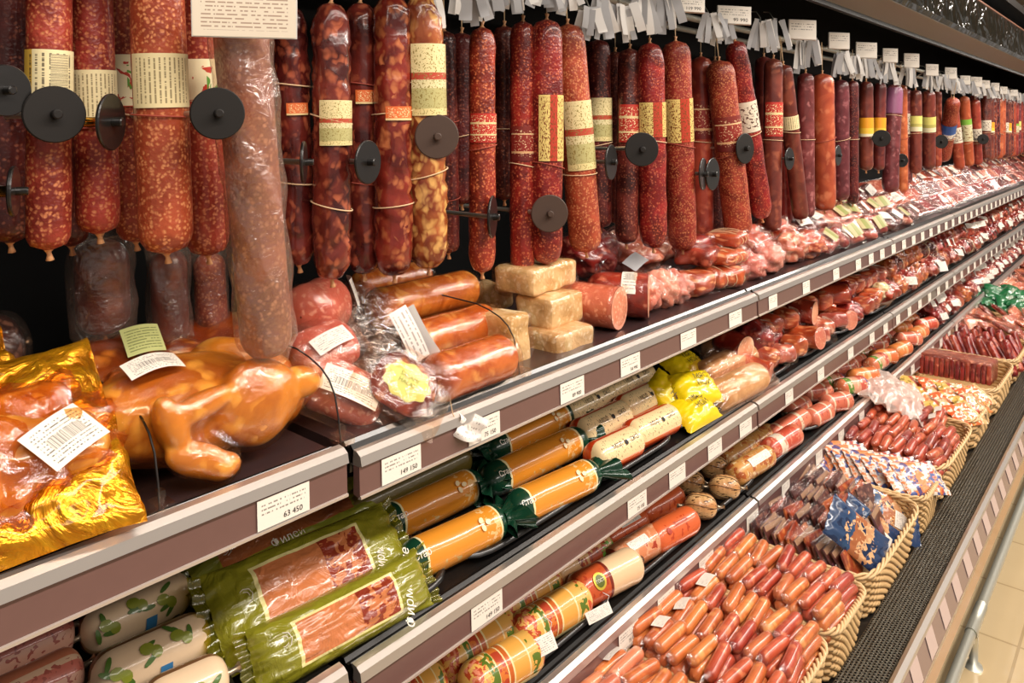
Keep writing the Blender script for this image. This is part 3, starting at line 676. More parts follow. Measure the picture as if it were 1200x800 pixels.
discs = [
 (64, 134, 36, 'disc', 12, 'round matte black disc on a rod in front of the barcode labelled salami', True),
 (130, 143, 36, 'black', 62, 'black disc seen nearly edge-on with brass sleeve, between two large salamis', True),
 (255, 133, 33, 'disc', 6, 'round grey black disc in front of the green and red labelled salami', True),
 (6, 106, 33, 'black', 30, 'black disc cut by the left picture edge, upper one', False),
 (16, 224, 32, 'black', 78, 'edge-on black disc at the left edge below the cut one, brass sleeve', True),
 (356, 190, 25, 'black', 80, 'dark edge-on disc in shade left of the cream labelled marbled salami', False),
 (431, 190, 26, 'black', 52, 'narrow tilted black disc among the marbled salamis', False),
 (512, 160, 26, 'disc_brown', 4, 'brown disc in front of the pale golden marbled salami', False),
 (577, 254, 25, 'black', 74, 'edge-on black disc low between the rough red salamis', False),
 (644, 250, 22, 'disc_brown', 6, 'brown disc hanging lowest, in front of the wide rough red salami', False),
 (752, 175, 20, 'disc', 8, 'round black disc right of centre in front of dark rough salami', False),
 (824, 204, 19, 'black', 70, 'left of twin tilted black discs', False),
 (835, 204, 19, 'black', 60, 'right of twin tilted black discs', False),
 (873, 174, 18, 'disc', 50, 'narrow disc against the most tilted red salami', False),
 (716, 190, 21, 'black', 66, 'tilted dark disc deep between gold labelled and dark salamis', False),
 (925, 186, 13, 'black', 60, 'small tilted black disc before the smooth brown sausages', False),
 (982, 182, 12, 'black', 66, 'small tilted black disc left of the grey plum salami', False),
 (1033, 162, 10, 'disc', 0, 'small round disc over the yellow banded pair', False),
 (1057, 188, 8, 'black', 30, 'tiny dark disc in front of the orange sausage past the yellow pair', False),
 (1103, 166, 8, 'disc', 20, 'tiny disc left of the blue banded sausage', False),
 (1152, 163, 6, 'disc', 10, 'tiny disc past the green banded sausage', False)]
for (px, py, r, mk, ang, ds, br) in discs:
    Y = .905 if px != 255 else .82; P = at(px, py, Y); s = ppm(px, Y); sc = (r / s) / .036 * (.93 if px < 300 else 1)
    look = math.atan2(P.x, P.y)          # direction back to the camera
    base = look * .9
    t = thing('rod_disc', ds, 'disc', P, (0, 0, -(base) + R_(ang)), group='round end discs of the hanging rods')
    part('disc', DM[mk], t, scale=(sc, 1, sc))
    part('rod', rodm, t, rot=(0, 0, base - R_(ang)), scale=(1, .9, 1))
    if br: part('brass_sleeve', brm, t, rot=(0, 0, 0), label='brass sleeve')

# ------------------------------------------------------------------ paper tickets and price cards at the top
rnd = random.Random(9)
tk = [MB().grid(6, 1, lambda u, v, a=a: ((v - .5) * .017, .004 * math.sin(u * 3 + a) , -u * .085)).mesh('ticket', M['ticket'] if a % 2 else M['ticket_grey']) for a in range(4)]
def bundle(px, py_top, py_bot, Y, n, spread, label):
    P = at(px, py_top, Y); L = (py_bot - py_top) / ppm(px, Y)
    t = thing('ticket_bundle', label, 'paper tickets', P, (0, 0, -.6), group='bundles of paper tickets above the salamis')
    n = n + 3
    for i in range(n):
        k = (i - (n - 1) / 2) / max(1, n - 1) * 2
        part('paper_ticket', tk[rnd.randrange(4)], t, (k * spread * .4, rnd.uniform(-.02, .012), rnd.uniform(-.008, .008)), (rnd.uniform(-.15, .1), -k * .28 + rnd.uniform(-.1, .1), rnd.uniform(-.5, .5)), (rnd.uniform(.8, 1.3), 1, L / .085 * rnd.uniform(.8, 1.05)))
    part('wire_hook', MB().tube([(0, 0, -.02), (0, .01, .01), (0, .03, .03), (0, .06, .035)], .0016, 6).mesh('hook', M['steel']), t)
bd = [(505, -8, 32, .93, 3, .02, 'white ticket strip beside the golden marbled salami'), (548, -22, 24, .92, 4, .045, 'white tickets over the first rough red salami'), (574, -20, 20, .93, 3, .03, 'white tickets between two rough red salamis'),
      (600, -24, 14, .92, 4, .04, 'white tickets left of the oval labelled salami'), (640, -18, 14, .93, 4, .05, 'small white tickets above the oval labelled salami'), (664, -14, 14, .92, 3, .02, 'single folded tickets above the cream labelled salami'),
      (692, 12, 44, .92, 4, .04, 'grey tickets left of the tall white strip'), (704, -2, 48, .92, 3, .02, 'tall white ticket strip above the set back salami'), (728, 8, 46, .93, 5, .05, 'fan of white tickets above the round black disc'),
      (752, -10, 40, .92, 4, .04, 'long white tickets above the dark rough salami'), (776, -6, 38, .92, 5, .05, 'tickets over the leaning gold labelled salami'), (832, 18, 52, .93, 4, .05, 'grey tickets above the tilted discs'), (848, 26, 54, .92, 4, .04, 'white tickets over the wide leaning salami'),
      (893, 24, 60, .925, 6, .05, 'white tickets over the first smooth brown sausage'), (908, 24, 62, .925, 6, .05, 'second fan of white tickets over the smooth brown sausages'),
      (946, 48, 84, .925, 8, .06, 'fan of white tickets above the stout orange sausage'), (986, 62, 90, .925, 8, .06, 'white tickets above the grey plum salami'), (1000, 66, 92, .925, 5, .05, 'white tickets right above the dark plum salami'), (1014, 68, 94, .925, 7, .06, 'white tickets above the yellow banded pair'),
      (1040, 73, 98, .925, 8, .07, 'white tickets above the violet banded sausage'), (1066, 80, 104, .925, 8, .07, 'white tickets above the first pale yellow banded sausage'), (1088, 84, 106, .925, 6, .07, 'white tickets above the second pale yellow banded sausage')]
for b_ in bd: bundle(*b_)
for i in range(16):
    px = 1104 + i * 6.2; q = VPX + 600 - px
    bundle(px, HY - q * .232, HY - q * .165, .925, 5, .07, f'small far ticket bundle, {nth(i)} right of the pale yellow banded sausages')
def card(px, py, w, h, Y, yaw, label, num):
    s = ppm(px, Y); P = at(px, py, Y); hh = h / s; cosv = 1
    ww = w / s
    t = thing('price_card', label, 'price card', P, (R_(-8), R_(3), yaw), group='white price cards on the hanging rods')
    part('card', bbox((ww, .010, hh), .0015, n=2).mesh('card', M['ticket'], smooth=False), t)
    part('printed_face', MB().grid(1, 1, lambda u, v: ((u - .5) * ww * .96, -.0056, (v - .5) * hh * .94)).mesh('face', M['white_paper'], smooth=False), t)
    if num: part('price_number', text_mesh(num, hh * .28, M['ink']), t, (ww * .18, -.0062, -hh * .28), (R_(90), 0, 0))
    part('holder', MB().tube([(0, .005, hh * .2), (0, .05, hh * .2), (0, .25, hh * .2)], .003, 6).mesh('holder', M['steel']), t)
t = thing('price_card', 'large cream price card cut by the top edge, left of the marbled salamis', 'price card', at(287, 6, .80), (R_(6), R_(0), -.62))
part('card', bbox((.115, .004, .075), .001, n=2).mesh('bigcard', M['ticket'], smooth=False), t)
part('printed_face', MB().grid(1, 1, lambda u, v: ((u - .5) * .112, -.0025, (v - .5) * .072)).mesh('face', printed('beige_price_paper', '#e8dcc8', '#a0806c', 16, 9, .45), smooth=False), t)
part('holder', MB().tube([(0, .003, .03), (0, .20, .05)], .003, 6).mesh('holder', M['steel']), t)
cards = [(804, 5, 44, 20, '119 990'), (860, 18, 40, 22, '99 990'), (940, 35, 32, 24, None), (983, 48, 24, 20, None), (1015, 59, 24, 19, None), (1043, 65, 17, 17, None), (1068, 71, 17, 17, None), (1092, 82, 14, 14, None), (1114, 86, 13, 14, None),
         (1131, 94, 11, 11, None), (1144, 96, 12, 12, None), (1155, 99, 9, 10, None), (1166, 102, 9, 10, None), (1176, 106, 8, 9, None), (1188, 109, 8, 8, None)]
for i, (px, py, w, h, num) in enumerate(cards):
    card(px, py, w, h, .90, -math.atan2(at(px, py, .9).x, .9) * .75, f'white price card, {nth(i)} from the left along the hanging rods', num)

# ------------------------------------------------------------------ generic product builders
def Xat(px, Y): return at(px, HY, Y).x
CLIP = MB().tube([(0, 0, 0), (.004, 0, 0), (.006, 0, 0), (.012, .001, 0), (.018, .001, .001)], [.006, .0035, .004, .0035, .007], 8).mesh('clip', M['clip'])
def chub(P, L, Rr, m, label, group=None, rot=(0, 0, 0), seed=0, name='sausage_roll', cat='sausage', clips=True, lump=.03, flat=1.0, me_=None, e=None, wrap=None):
    t = thing(name, label, cat, P, rot, group)
    me_ = me_ or capsule(L, Rr, e or Rr * .75, 2.3, 26, 26, lump=lump, lf=24, seed=seed, flat=flat).mesh('casing', m)
    part('casing', me_, t)
    if clips:
        part('end_clip', CLIP, t, (L / 2 - .002, 0, 0)); part('end_clip', CLIP, t, (-L / 2 + .002, 0, 0), (0, 0, math.pi))
    if wrap: part('wrapper', capsule(L + .012, Rr * 1.04, Rr * .6, 2.6, 26, 26, lump=.05, lf=60, seed=seed + 3, flat=flat).mesh('wrapper', M[wrap]), t)
    return t
def lay(P, slope, px0, px1):
    """heading and length of a roll through P whose picture slope and extent are these"""
    def img(q): d = q.x * CA + q.y * SA; return 600 + F_PX * (q.x * SA - q.y * CA) / d, HY + (H - q.z) * F_PX / d
    def sl(th):
        a = img(P); b = img(P + Vector((math.cos(th), math.sin(th), 0)) * .02); return -(b[1] - a[1]) / (b[0] - a[0])
    lo, hi = -1.0, .3
    for _ in range(30):
        mid_ = (lo + hi) / 2
        if sl(mid_) < slope: lo = mid_
        else: hi = mid_
    th = max(-.75, lo); dv = Vector((math.cos(th), math.sin(th), 0)); l0, l1 = .01, .6
    for _ in range(30):
        lm_ = (l0 + l1) / 2
        if img(P + dv * lm_ / 2)[0] - img(P - dv * lm_ / 2)[0] < px1 - px0: l0 = lm_
        else: l1 = lm_
    return th, l0
def chub_px(px0, px1, py, Rr, s, m, label, group=None, lift=0, yaw=0, slope=None, **kw):
    P = rest((px0 + px1) / 2, py, Rr, s, lift)
    if slope: yaw, L = lay(P, slope, px0, px1)
    else: L = Xat(px1, P.y) - Xat(px0, P.y); P.x = (Xat(px1, P.y) + Xat(px0, P.y)) / 2
    return chub(P, L, Rr, m, label, group, (0, 0, yaw), **kw), P, L
def patch(t, L, Rr, x0, x1, a0, a1, m, name='label', label=None, off=.0012, flat=1.0, e=None):
    return part(name, capsule(L, Rr, e or Rr * .75, 2.3, 8, 12, off=off, flat=flat, x0=x0, x1=x1, a0=R_(a0), a1=R_(a1)).mesh('label', m), t, label=label)
def wtext(t, s, size, x, ang, Rr, m, roty=0):
    return part('printed_text', text_mesh(s, size, m, Rr + .0016, R_(ang)), t, (x, 0, 0))
def flat_label(t, w, h, m, loc, rot, name='label', curve=0.0, label=None):
    def fn(u, v): return ((u - .5) * w, (v - .5) * h, curve * math.sin(math.pi * u) - curve * .4 * v * v)
    return part(name, MB().grid(8, 6, fn).mesh('label', m), t, loc, rot, label=label)

# ------------------------------------------------------------------ top shelf, left end
def window_mat(name, base, border, inside, u0, u1, v0, v1, bw, blot=None, rough=.25):
    if name in MC: return MC[name]
    g = G(name); u, v = g.uv(); o = g.obj(False)
    def rect(d):
        k = g.math('MULTIPLY', g.math('GREATER_THAN', u, u0 - d), g.math('LESS_THAN', u, u1 + d))
        return g.math('MULTIPLY', k, g.math('MULTIPLY', g.math('GREATER_THAN', v, v0 - d * 2), g.math('LESS_THAN', v, v1 + d * 2)))
    ins = g.mix(g.noise(o, 30, 3, 1), C(inside), tuple(x * .6 for x in C(inside)[:3]) + (1,))
    if blot:
        k = g.math('MULTIPLY', g.math('GREATER_THAN', g.noise(o, 55, 3, .8), .47), g.math('GREATER_THAN', u, blot[1])); ins = g.mix(k, ins, C(blot[0]))
    b = g.mix(g.noise(o, 18, 4, 1.5), C(base), tuple(min(1, x * 1.25) for x in C(base)[:3]) + (1,))
    col = g.mix(rect(bw), b, C(border)); col = g.mix(rect(0), col, ins)
    MC[name] = g.P(col, rough, 0, .7, g.bump(g.noise(o, 30, 4, 2), .7, .006)); return MC[name]
# gold foil bags
def gold_bag(P, L, Wd, rot, label, seed, piece=True, lab=True, group=None):
    t = thing('foil_bag', label, 'packaged meat', P, rot, group)
    part('bag', pillow(L, Wd, .030, seed, .009, 34, .05).mesh('bag', M['gold']), t)
    if piece:
        mb = MB(); ico(mb, (0, 0, 0), (.078, .062, .040), (0, 0, .3), 22, .35, seed); me = mb.mesh('piece', M['chicken'])
        part('meat_piece', me, t, (.014, -.012, .014), label='smoked poultry piece seen through the window')
        mb = MB(); ico(mb, (0, 0, 0), (.086, .070, .043), (0, 0, .3), 26, .5, seed + 2, 2.2); part('window_film', mb.mesh('wf', film('bag_window_film', '#fcdcb0', .04, .2, .8, 30, .1, '#e09840')), t, (.014, -.012, .014))
    if lab:
        flat_label(t, .066, .050, M['barcode'], (.052, -.032, .058), (R_(4), R_(12), R_(30)), curve=.004)
    return t
gold_bag((.245, .890, 1.170), .225, .225, frame((-.12, -.62, .78), (1, -.06, 0)), 'gold foil bag with smoked poultry and white barcode label, frontmost at the left end', 1)
gold_bag((.20, 1.03, 1.195), .22, .20, frame((-.1, -.6, .7), (1, .0, .1)), 'gold foil bag behind the labelled one, only its upper edge showing', 5, False, False)
t = thing('clear_divider', 'clear curved divider with dark rim between the gold bag and smoked chicken', 'divider', (.384, .83, 1.085), (0, 0, 0))
def divider(t):
    pr = [(0, 0), (.005, .03), (.013, .06), (.026, .078), (.044, .09), (.07, .099), (.10, .105), (.187, .108), (.187, 0)]
    mb = MB(); n = len(pr); 
    for sx in (-.0012, .0012):
        for (y, z) in pr: mb.v.append((sx, y, z))
    mb.f.append(tuple(range(n))); mb.uv.append(tuple((0, 0) for _ in range(n))); mb.mi.append(0)
    mb.f.append(tuple(range(n, 2 * n))[::-1]); mb.uv.append(tuple((0, 0) for _ in range(n))); mb.mi.append(0)
    part('panel', mb.mesh('panel', M['acrylic'], smooth=False), t)
    part('rim', MB().tube([(0, y, z) for (y, z) in pr[:-1]], .0013, 6).mesh('rim', M['ink']), t, label='dark polished rim')
    part('foot', bbox((.022, .03, .014), .004, .001, 2, 4).mesh('foot', M['film_tight']), t, (0, -.004, .007)); part('foot', bbox((.010, .012, .024), .003, n=3).mesh('foot', M['film_tight']), t, (0, 0, .013))
divider(t)
t2 = thing('clear_divider', 'clear curved divider with dark rim between the ham pack and smoked chicken', 'divider', (.623, .83, 1.085), (0, 0, 0)); divider(t2)
t2 = thing('clear_divider', 'clear curved divider with dark rim between the orange rolls and pale blocks', 'divider', (.99, .83, 1.085), (0, 0, 0)); divider(t2)
# smoked chickens
def chicken(P, rot, label, m, group, lab=None):
    t = thing('smoked_chicken', label, 'smoked chicken', P, rot, group)
    def body(mb, g=0.0):
        ico(mb, (-.015, 0, .062), (.105 + g, .068 + g, .060 + g), (0, .06, .05), 20, .12, 3)         # trunk
        ico(mb, (-.095, .0, .060), (.035 + g, .045 + g, .045 + g), None, 14, .1, 4)                    # neck end
        ico(mb, (.050, -.052, .066), (.056 + g, .032 + g, .050 + g), (0, .25, .12), 16, .1, 5)         # near thigh
        ico(mb, (.058, .050, .068), (.054 + g, .032 + g, .050 + g), (0, .2, -.1), 16, .1, 6)
        ico(mb, (.108, -.045, .072), (.030 + g, .018 + g, .020 + g), (0, .25, .1), 12)                 # drumstick end
        ico(mb, (.108, .030, .072), (.030 + g, .018 + g, .020 + g), (0, .2, -.2), 12)
        ico(mb, (.102, -.01, .040), (.030 + g, .028 + g, .026 + g), None, 12, .1, 8)                   # tail
        ico(mb, (-.050, -.072, .070), (.016 + g, .019 + g, .038 + g), (.15, -.35, 0), 14)              # upper wing
        ico(mb, (-.025, -.082, .030), (.038 + g, .016 + g, .018 + g), (0, .45, -.1), 14)               # wing tip down
        ico(mb, (-.020, -.074, .085), (.040 + g, .013 + g, .015 + g), (0, -.2, .1), 14)                # forearm
        ico(mb, (-.003, -.086, .018), (.020 + g, .016 + g, .015 + g), None, 12)
        return mb
    o = part('body', body(MB()).mesh('body', m), t)
    r = o.modifiers.new('r', 'REMESH'); r.mode = 'VOXEL'; r.voxel_size = .0032; r.use_smooth_shade = True
    s = o.modifiers.new('s', 'SMOOTH'); s.iterations = 5; s.factor = .6
    f = part('wrapper', body(MB(), .004).mesh('wrapper', film('chicken_film', '#fff4e0', .0, .12, .5, 45, .05)), t)
    r = f.modifiers.new('r', 'REMESH'); r.mode = 'VOXEL'; r.voxel_size = .007; r.use_smooth_shade = True
    s = f.modifiers.new('s', 'SMOOTH'); s.iterations = 7; s.factor = .8
    tex = bpy.data.textures.get('wrinkle') or bpy.data.textures.new('wrinkle', 'CLOUDS'); tex.noise_scale = .022
    dd = f.modifiers.new('d', 'DISPLACE'); dd.texture = tex; dd.strength = .010; dd.mid_level = .42
    # gathered film skirt
    def sk(u, v):
        a = 2 * math.pi * v; r_ = .028 + .016 * u + .006 * math.sin(a * 6) * u
        return (.122 + .035 * u, r_ * math.cos(a), .058 + r_ * 1.2 * math.sin(a) + .004 * math.sin(a * 9))
    part('wrapper_end', MB().grid(6, 36, sk, True).mesh('skirt', M['film']), t)
    if lab: flat_label(t, lab[0], lab[1], M['barcode'], lab[2], lab[3], curve=.008)
    return t
ck = chicken((.470, .930, 1.087), (0, 0, R_(-4)), 'whole smoked golden chicken in clear film at the front edge, white label on top', M['chicken'], 'whole smoked chickens', (.058, .028, (-.052, -.030, .126), (R_(28), 0, R_(8))))
ck.scale = (1.12, 1.08, 1.08)
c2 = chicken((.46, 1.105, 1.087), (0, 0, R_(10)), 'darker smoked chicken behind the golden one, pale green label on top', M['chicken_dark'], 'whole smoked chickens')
c2.rotation_mode = 'XYZ'
flat_label(c2, .05, .045, printed('green_text_label', '#c8cc84', '#6c7838', 10, 8, .4), (0, -.045, .125), (R_(45), 0, R_(-14)), curve=.006, label='pale green printed label')
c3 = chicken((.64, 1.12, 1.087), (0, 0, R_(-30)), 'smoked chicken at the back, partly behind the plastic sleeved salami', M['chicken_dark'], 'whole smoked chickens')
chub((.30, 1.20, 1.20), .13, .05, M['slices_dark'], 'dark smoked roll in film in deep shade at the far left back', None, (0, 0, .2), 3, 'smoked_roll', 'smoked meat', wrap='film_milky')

# ham group
t = chub(at(372, 362, 1.02), .11, .046, M['ham'], 'large round pink ham behind the white labelled ham pack', None, (0, 0, .5), 5, 'round_ham', 'ham', lump=.06, wrap='film_tight', clips=False)
flat_label(t, .05, .045, M['paper'], (.055, -.035, .02), (R_(75), 0, R_(30)), curve=.006)
t = thing('ham_pack', 'pink ham in clear pack with long white printed label, right of the chicken', 'packaged ham', at(402, 458, .90), frame((-.25, -.78, .58), (.65, .1, -.68)))
part('meat_piece', capsule(.125, .040, .03, 2.6, 22, 22, lump=.06, seed=8, flat=.65).mesh('meat', M['ham']), t)
part('wrapper', pillow(.175, .105, .034, 4, .006, 26, .04).mesh('wrap', M['film_milky']), t)
flat_label(t, .088, .038, M['barcode'], (.004, -.004, .034), (0, 0, 0), curve=.005)
t = thing('ham_pack', 'pink ham with small white label lying behind the long labelled pack', 'packaged ham', at(380, 408, .95), frame((-.2, -.6, .8), (.95, .1, -.1)))
part('meat_piece', capsule(.10, .040, .03, 2.6, 22, 22, lump=.06, seed=9, flat=.6).mesh('meat', M['ham']), t); part('wrapper', pillow(.13, .10, .03, 6, .005, 20).mesh('wrap', M['film_milky']), t)
flat_label(t, .06, .03, M['paper'], (0, -.01, .032), (0, 0, .1), curve=.004)
t = thing('salami_pack', 'vacuum pack of sliced salami with yellow green round label leaning at the front edge', 'packaged salami', at(474, 450, .835), frame((-.30, -.78, .55), (.62, .10, -.75)))
part('meat_piece', capsule(.098, .040, .035, 2.4, 24, 24, seed=3, lump=.04, flat=.30).mesh('meat', M['coarse']), t)
part('wrapper', pillow(.145, .105, .016, 9, .004, 26, .04).mesh('wrap', M['film_tight']), t)
def blobl(u, v):
    a = 2 * math.pi * v; r_ = u * (1 + .07 * math.sin(a * 9)); return (.036 * r_ * math.cos(a), .026 * r_ * math.sin(a), .0165 - .004 * u * u)
ly_ = MB(); ly_.grid(4, 40, blobl, True); lm = ly_.mesh('label', plain('yellow_green_label', '#dcd870', .5))
part('label', lm, t); part('printed_text', text_mesh('SALAMI\nHALAL', .009, plain('olive_ink', '#7c8030', .6)), t, (0, 0, .0195), (0, 0, 0))
t = thing('clear_pack', 'crumpled empty looking clear pack between the round ham and orange rolls', 'clear pack', at(436, 372, 1.0), frame((-.3, -.7, .5), (.5, .2, -.8)))
part('wrapper', pillow(.12, .09, .02, 13, .008, 22).mesh('wrap', M['film_milky']), t)
# folded paper tags near the rail
t = thing('paper_tag', 'upright creased white printed paper tag standing between the salami pack and rolls', 'paper tag', at(480, 392, .875), frame((-.45, -.85, .15), (.35, -.2, -.9)))
flat_label(t, .085, .030, printed('tag_print', '#f0e8e0', '#a89890', 4, 8, .45), (0, .0, 0), (0, 0, 0), name='sheet', curve=.008); flat_label(t, .09, .018, M['ticket'], (.008, .020, -.003), (R_(30), 0, R_(4)), name='sheet', curve=.006)
def hanging_tag(px, py, Y, w, h, label):
    t = thing('paper_tag', label, 'paper tag', at(px, py, Y), frame((-.4, -.85, .3), (.8, -.3, -.4)))
    def fn(u, v): return ((u - .5) * w * (1 - .2 * math.sin(3 * v)), (v - .5) * h * (1 + .2 * math.sin(4 * u)), .008 * math.sin(u * 5 + v * 3) + .004 * math.sin(v * 11))
    o = part('sheet', MB().grid(14, 10, fn).mesh('sheet', printed('tag_print2', '#f2ebe4', '#b0a49c', 5, 6, .55)), t)
    part('string', MB().tube([(-w * .45, 0, .004), (-w * .7, .01, .01), (-w * .9, .03, .008)], .0008, 5).mesh('s', M['twine']), t)
    return t
hanging_tag(551, 500, .786, .050, .036, 'crumpled white paper tag hanging over the top price rail below the orange rolls')

# orange smoked rolls
GO = 'smoked orange rolls on the top shelf'
rolls = [(504, 594, 431, .037, 'lowest and frontmost of the three orange smoked rolls', 0), (480, 574, 391, .037, 'middle of the three orange smoked rolls', .015), (436, 552, 350, .037, 'upper rear one of the three orange smoked rolls', .062), (415, 500, 330, .034, 'darker orange roll at the very back under the marbled salamis', .05)]
for i, (a, b, y, r, ds, lf_) in enumerate(rolls):
    t, P, L = chub_px(a, b, y, r, 1, M['smoked_cheese'], ds, GO, lf_, seed=i + 20, name='smoked_roll', cat='smoked roll', clips=False, lump=.05, e=.018)
    part('wrapper', capsule(L + .016, r * 1.03, .014, 2.6, 26, 26, lump=.05, lf=70, seed=i).mesh('wrapper', M['film_tight']), t)
# pale blocks
GB = 'pale herbed blocks stacked under the rough red salamis'
blocks = [((585, 398), (.065, .10, .105), .93, 'pale herb speckled block standing left, just behind the clear divider', .1), ((654, 402), (.115, .09, .068), .90, 'pale herb speckled block lying in front at the bottom of the stack', -.05),
          ((645, 360), (.115, .09, .062), .935, 'pale block lying in the middle of the stack', .05), ((628, 322), (.165, .10, .055), .98, 'largest pale yellowish block on top of the stack', .1), ((575, 345), (.06, .08, .05), 1.10, 'pale block in shade behind the orange rolls', 0)]
for i, ((x, y), d, Y, ds, yaw) in enumerate(blocks):
    t = thing('pale_block', ds, 'cured fat', at(x, y, Y), (0, 0, yaw), GB)
    part('block', bbox(d, .012, .006, i, 12).mesh('block', M['lard']), t)
    part('wrapper', bbox((d[0] + .010, d[1] + .006, d[2] + .006), .012, .010, i + 5, 16).mesh('wrap', M['film_tight']), t)

# ------------------------------------------------------------------ cut meat kinds, used along the shelves
def half_ham(L, Rr, skin, cut, seed=0):
    """a sausage or ham with one cut end"""
    def fn(u, v):
        x = u * L; r = cap_r(min(x, L * .5), L, Rr, Rr * .9, 2.2); a = 2 * math.pi * v
        r *= 1 + .05 * noise.noise(Vector((x * 25 + seed, math.cos(a), math.sin(a))))
        return (L / 2 - x, r * math.cos(a), r * math.sin(a))
    body = MB().grid(16, 22, fn, True).mesh('casing', skin)
    def cf(u, v):
        a = 2 * math.pi * v; r = Rr * u * .985 * (1 + .05 * noise.noise(Vector((L * 25 + seed, math.cos(a), math.sin(a))))); return (-L / 2 - .0008 - .002 * (1 - u * u), r * math.cos(a), r * math.sin(a))
    face = MB().grid(3, 22, cf, True).mesh('cut_face', cut)
    return body, face
def make_ham(Rr, L, skin, cut, seed, lab):
    b, f = half_ham(L, Rr, M[skin], M[cut], seed)
    t = thing('cut_ham', lab, 'ham'); part('casing', b, t); part('cut_face', f, t, label='pale cut face')
    part('wrapper', capsule(L + .012, Rr * 1.04, Rr * .4, 2.6, 18, 22, lump=.07, lf=60, seed=seed).mesh('wrap', M['film_tight']), t)
    return t
def make_slab(d, m, seed, lab, white=None, name='meat_slab', cat='smoked meat'):
    t = thing(name, lab, cat); part('meat_piece', bbox(d, min(d) * .38, .012, seed, 14).mesh('meat', M[m]), t)
    part('wrapper', bbox((d[0] + .012, d[1] + .010, d[2] + .010), min(d) * .38, .016, seed + 7, 18).mesh('wrap', M['film']), t)
    if white: flat_label(t, white[0], white[1], M['barcode'], (0, -d[1] / 2 - .009, d[2] * .1), (R_(78), 0, 0), curve=.003)
    return t
def make_blob(r, m, seed, lab, name='smoked_ham', cat='ham', white=False, net=False):
    t = thing(name, lab, cat); part('meat_piece', ico(MB(), (0, 0, 0), r, None, 18, .35, seed, 1.6).mesh('meat', M[m]), t)
    part('wrapper', ico(MB(), (0, 0, 0), tuple(x * 1.06 for x in r), None, 20, .5, seed + 1, 3).mesh('wrap', M['film']), t)
    if white: flat_label(t, r[0] * 1.1, r[2] * .8, M['paper'], (-r[0] * .2, -r[1] * .98, r[2] * .35), (R_(65), 0, -.2), curve=.006)
    if net:
        for k in range(4): part('string', MB().tube([(-r[0] * .6 + k * r[0] * .4 , r[1] * 1.03 * math.cos(a), r[2] * 1.03 * math.sin(a)) for a in [2 * math.pi * i / 20 for i in range(20)]], .001, 5, True).mesh('string', M['twine']), t)
    return t
def put(o, X, Y, z, rot): o.location = (X, Y, z); o.rotation_euler = rot; return o
# hams right of the pale blocks
def zt1(px, Y, dz): return (at(px, HY, Y).x, Y, 1.085 + dz)
put(make_ham(.044, .13, 'ham', 'ham_cut', 1, 'pink boiled ham with big pale cut end beside the pale blocks'), *zt1(692, .925, .044), (0, 0, R_(100)))
put(make_ham(.040, .12, 'ham', 'ham_cut', 2, 'second pink boiled ham half hidden behind the one beside the pale blocks'), *zt1(668, .98, .046), (0, 0, R_(96)))
h = put(make_ham(.048, .14, 'red_meat', 'pink_cut', 3, 'red cased sausage with big pale cut face and white label'), *zt1(722, .925, .049), (0, 0, R_(118)))
patch(h, .14, .048, .12, .40, 15, 120, M['barcode'], off=.002)
pieces = [
 ('ham', 742, 1.08, .095, dict(r=(.12, .09, .055), m='brawn'), 'large pink ham in film with grey tag on top, behind the cut sausage'),
 ('ham', 690, 1.12, .10, dict(r=(.09, .08, .06), m='red_meat'), 'brownish red smoked ham in the second row behind the cut hams'),
 ('ham', 752, .91, .040, dict(r=(.045, .045, .042), m='ham'), 'pink ham piece at the front edge just after the cut sausage'),
 ('ham', 773, .905, .042, dict(r=(.040, .045, .044), m='ham_cut'), 'second pink ham piece at the front edge after the cut sausage'),
 ('ham', 790, .895, .036, dict(r=(.036, .04, .038), m='ham_cut'), 'pale pink ham piece with flat front before the bacon'),
 ('slab', 800, 1.02, .092, dict(d=(.14, .12, .06), m='red_meat'), 'dark red smoked slab stacked left of the orange bacon'),
 ('slab', 812, .905, .028, dict(d=(.10, .09, .055), m='bacon'), 'orange smoked bacon slab at the bottom of the left bacon pile'),
 ('slab', 818, .945, .080, dict(d=(.12, .10, .048), m='red_meat'), 'reddish smoked slab on top of the left bacon pile'),
 ('slab', 842, .90, .026, dict(d=(.11, .10, .050), m='bacon'), 'orange tied bacon slab at the bottom of the right bacon pile'),
 ('slab', 846, .915, .070, dict(d=(.12, .10, .036), m='bacon'), 'orange tied bacon slab in the middle of the right bacon pile'),
 ('slab', 850, .94, .108, dict(d=(.12, .10, .036), m='bacon'), 'orange tied bacon slab on top of the right bacon pile'),
 ('ham', 872, .96, .07, dict(r=(.08, .07, .055), m='brawn'), 'pale pink ham lump under the tilted red salami'),
 ('ham', 877, .885, .034, dict(r=(.06, .045, .036), m='ham'), 'pink flat piece lying before the pale ham lump'),
 ('ham', 900, .885, .040, dict(r=(.075, .045, .042), m='ham_cut'), 'pale salmon coloured piece with ruffled edge at the rail'),
 ('ham', 903, .98, .07, dict(r=(.09, .07, .055), m='bacon'), 'orange smoked lump behind the salmon coloured piece'),
 ('ham', 925, .90, .045, dict(r=(.08, .05, .048), m='brawn'), 'salmon pink meat piece under the smooth brown sausages'),
 ('ham', 930, 1.0, .07, dict(r=(.10, .07, .055), m='dark_meat'), 'dark smoked lump behind the salmon pink piece'),
 ('ham', 945, .885, .040, dict(r=(.08, .045, .042), m='bacon'), 'orange pink slab shaped piece, last before the labelled packs'),
]
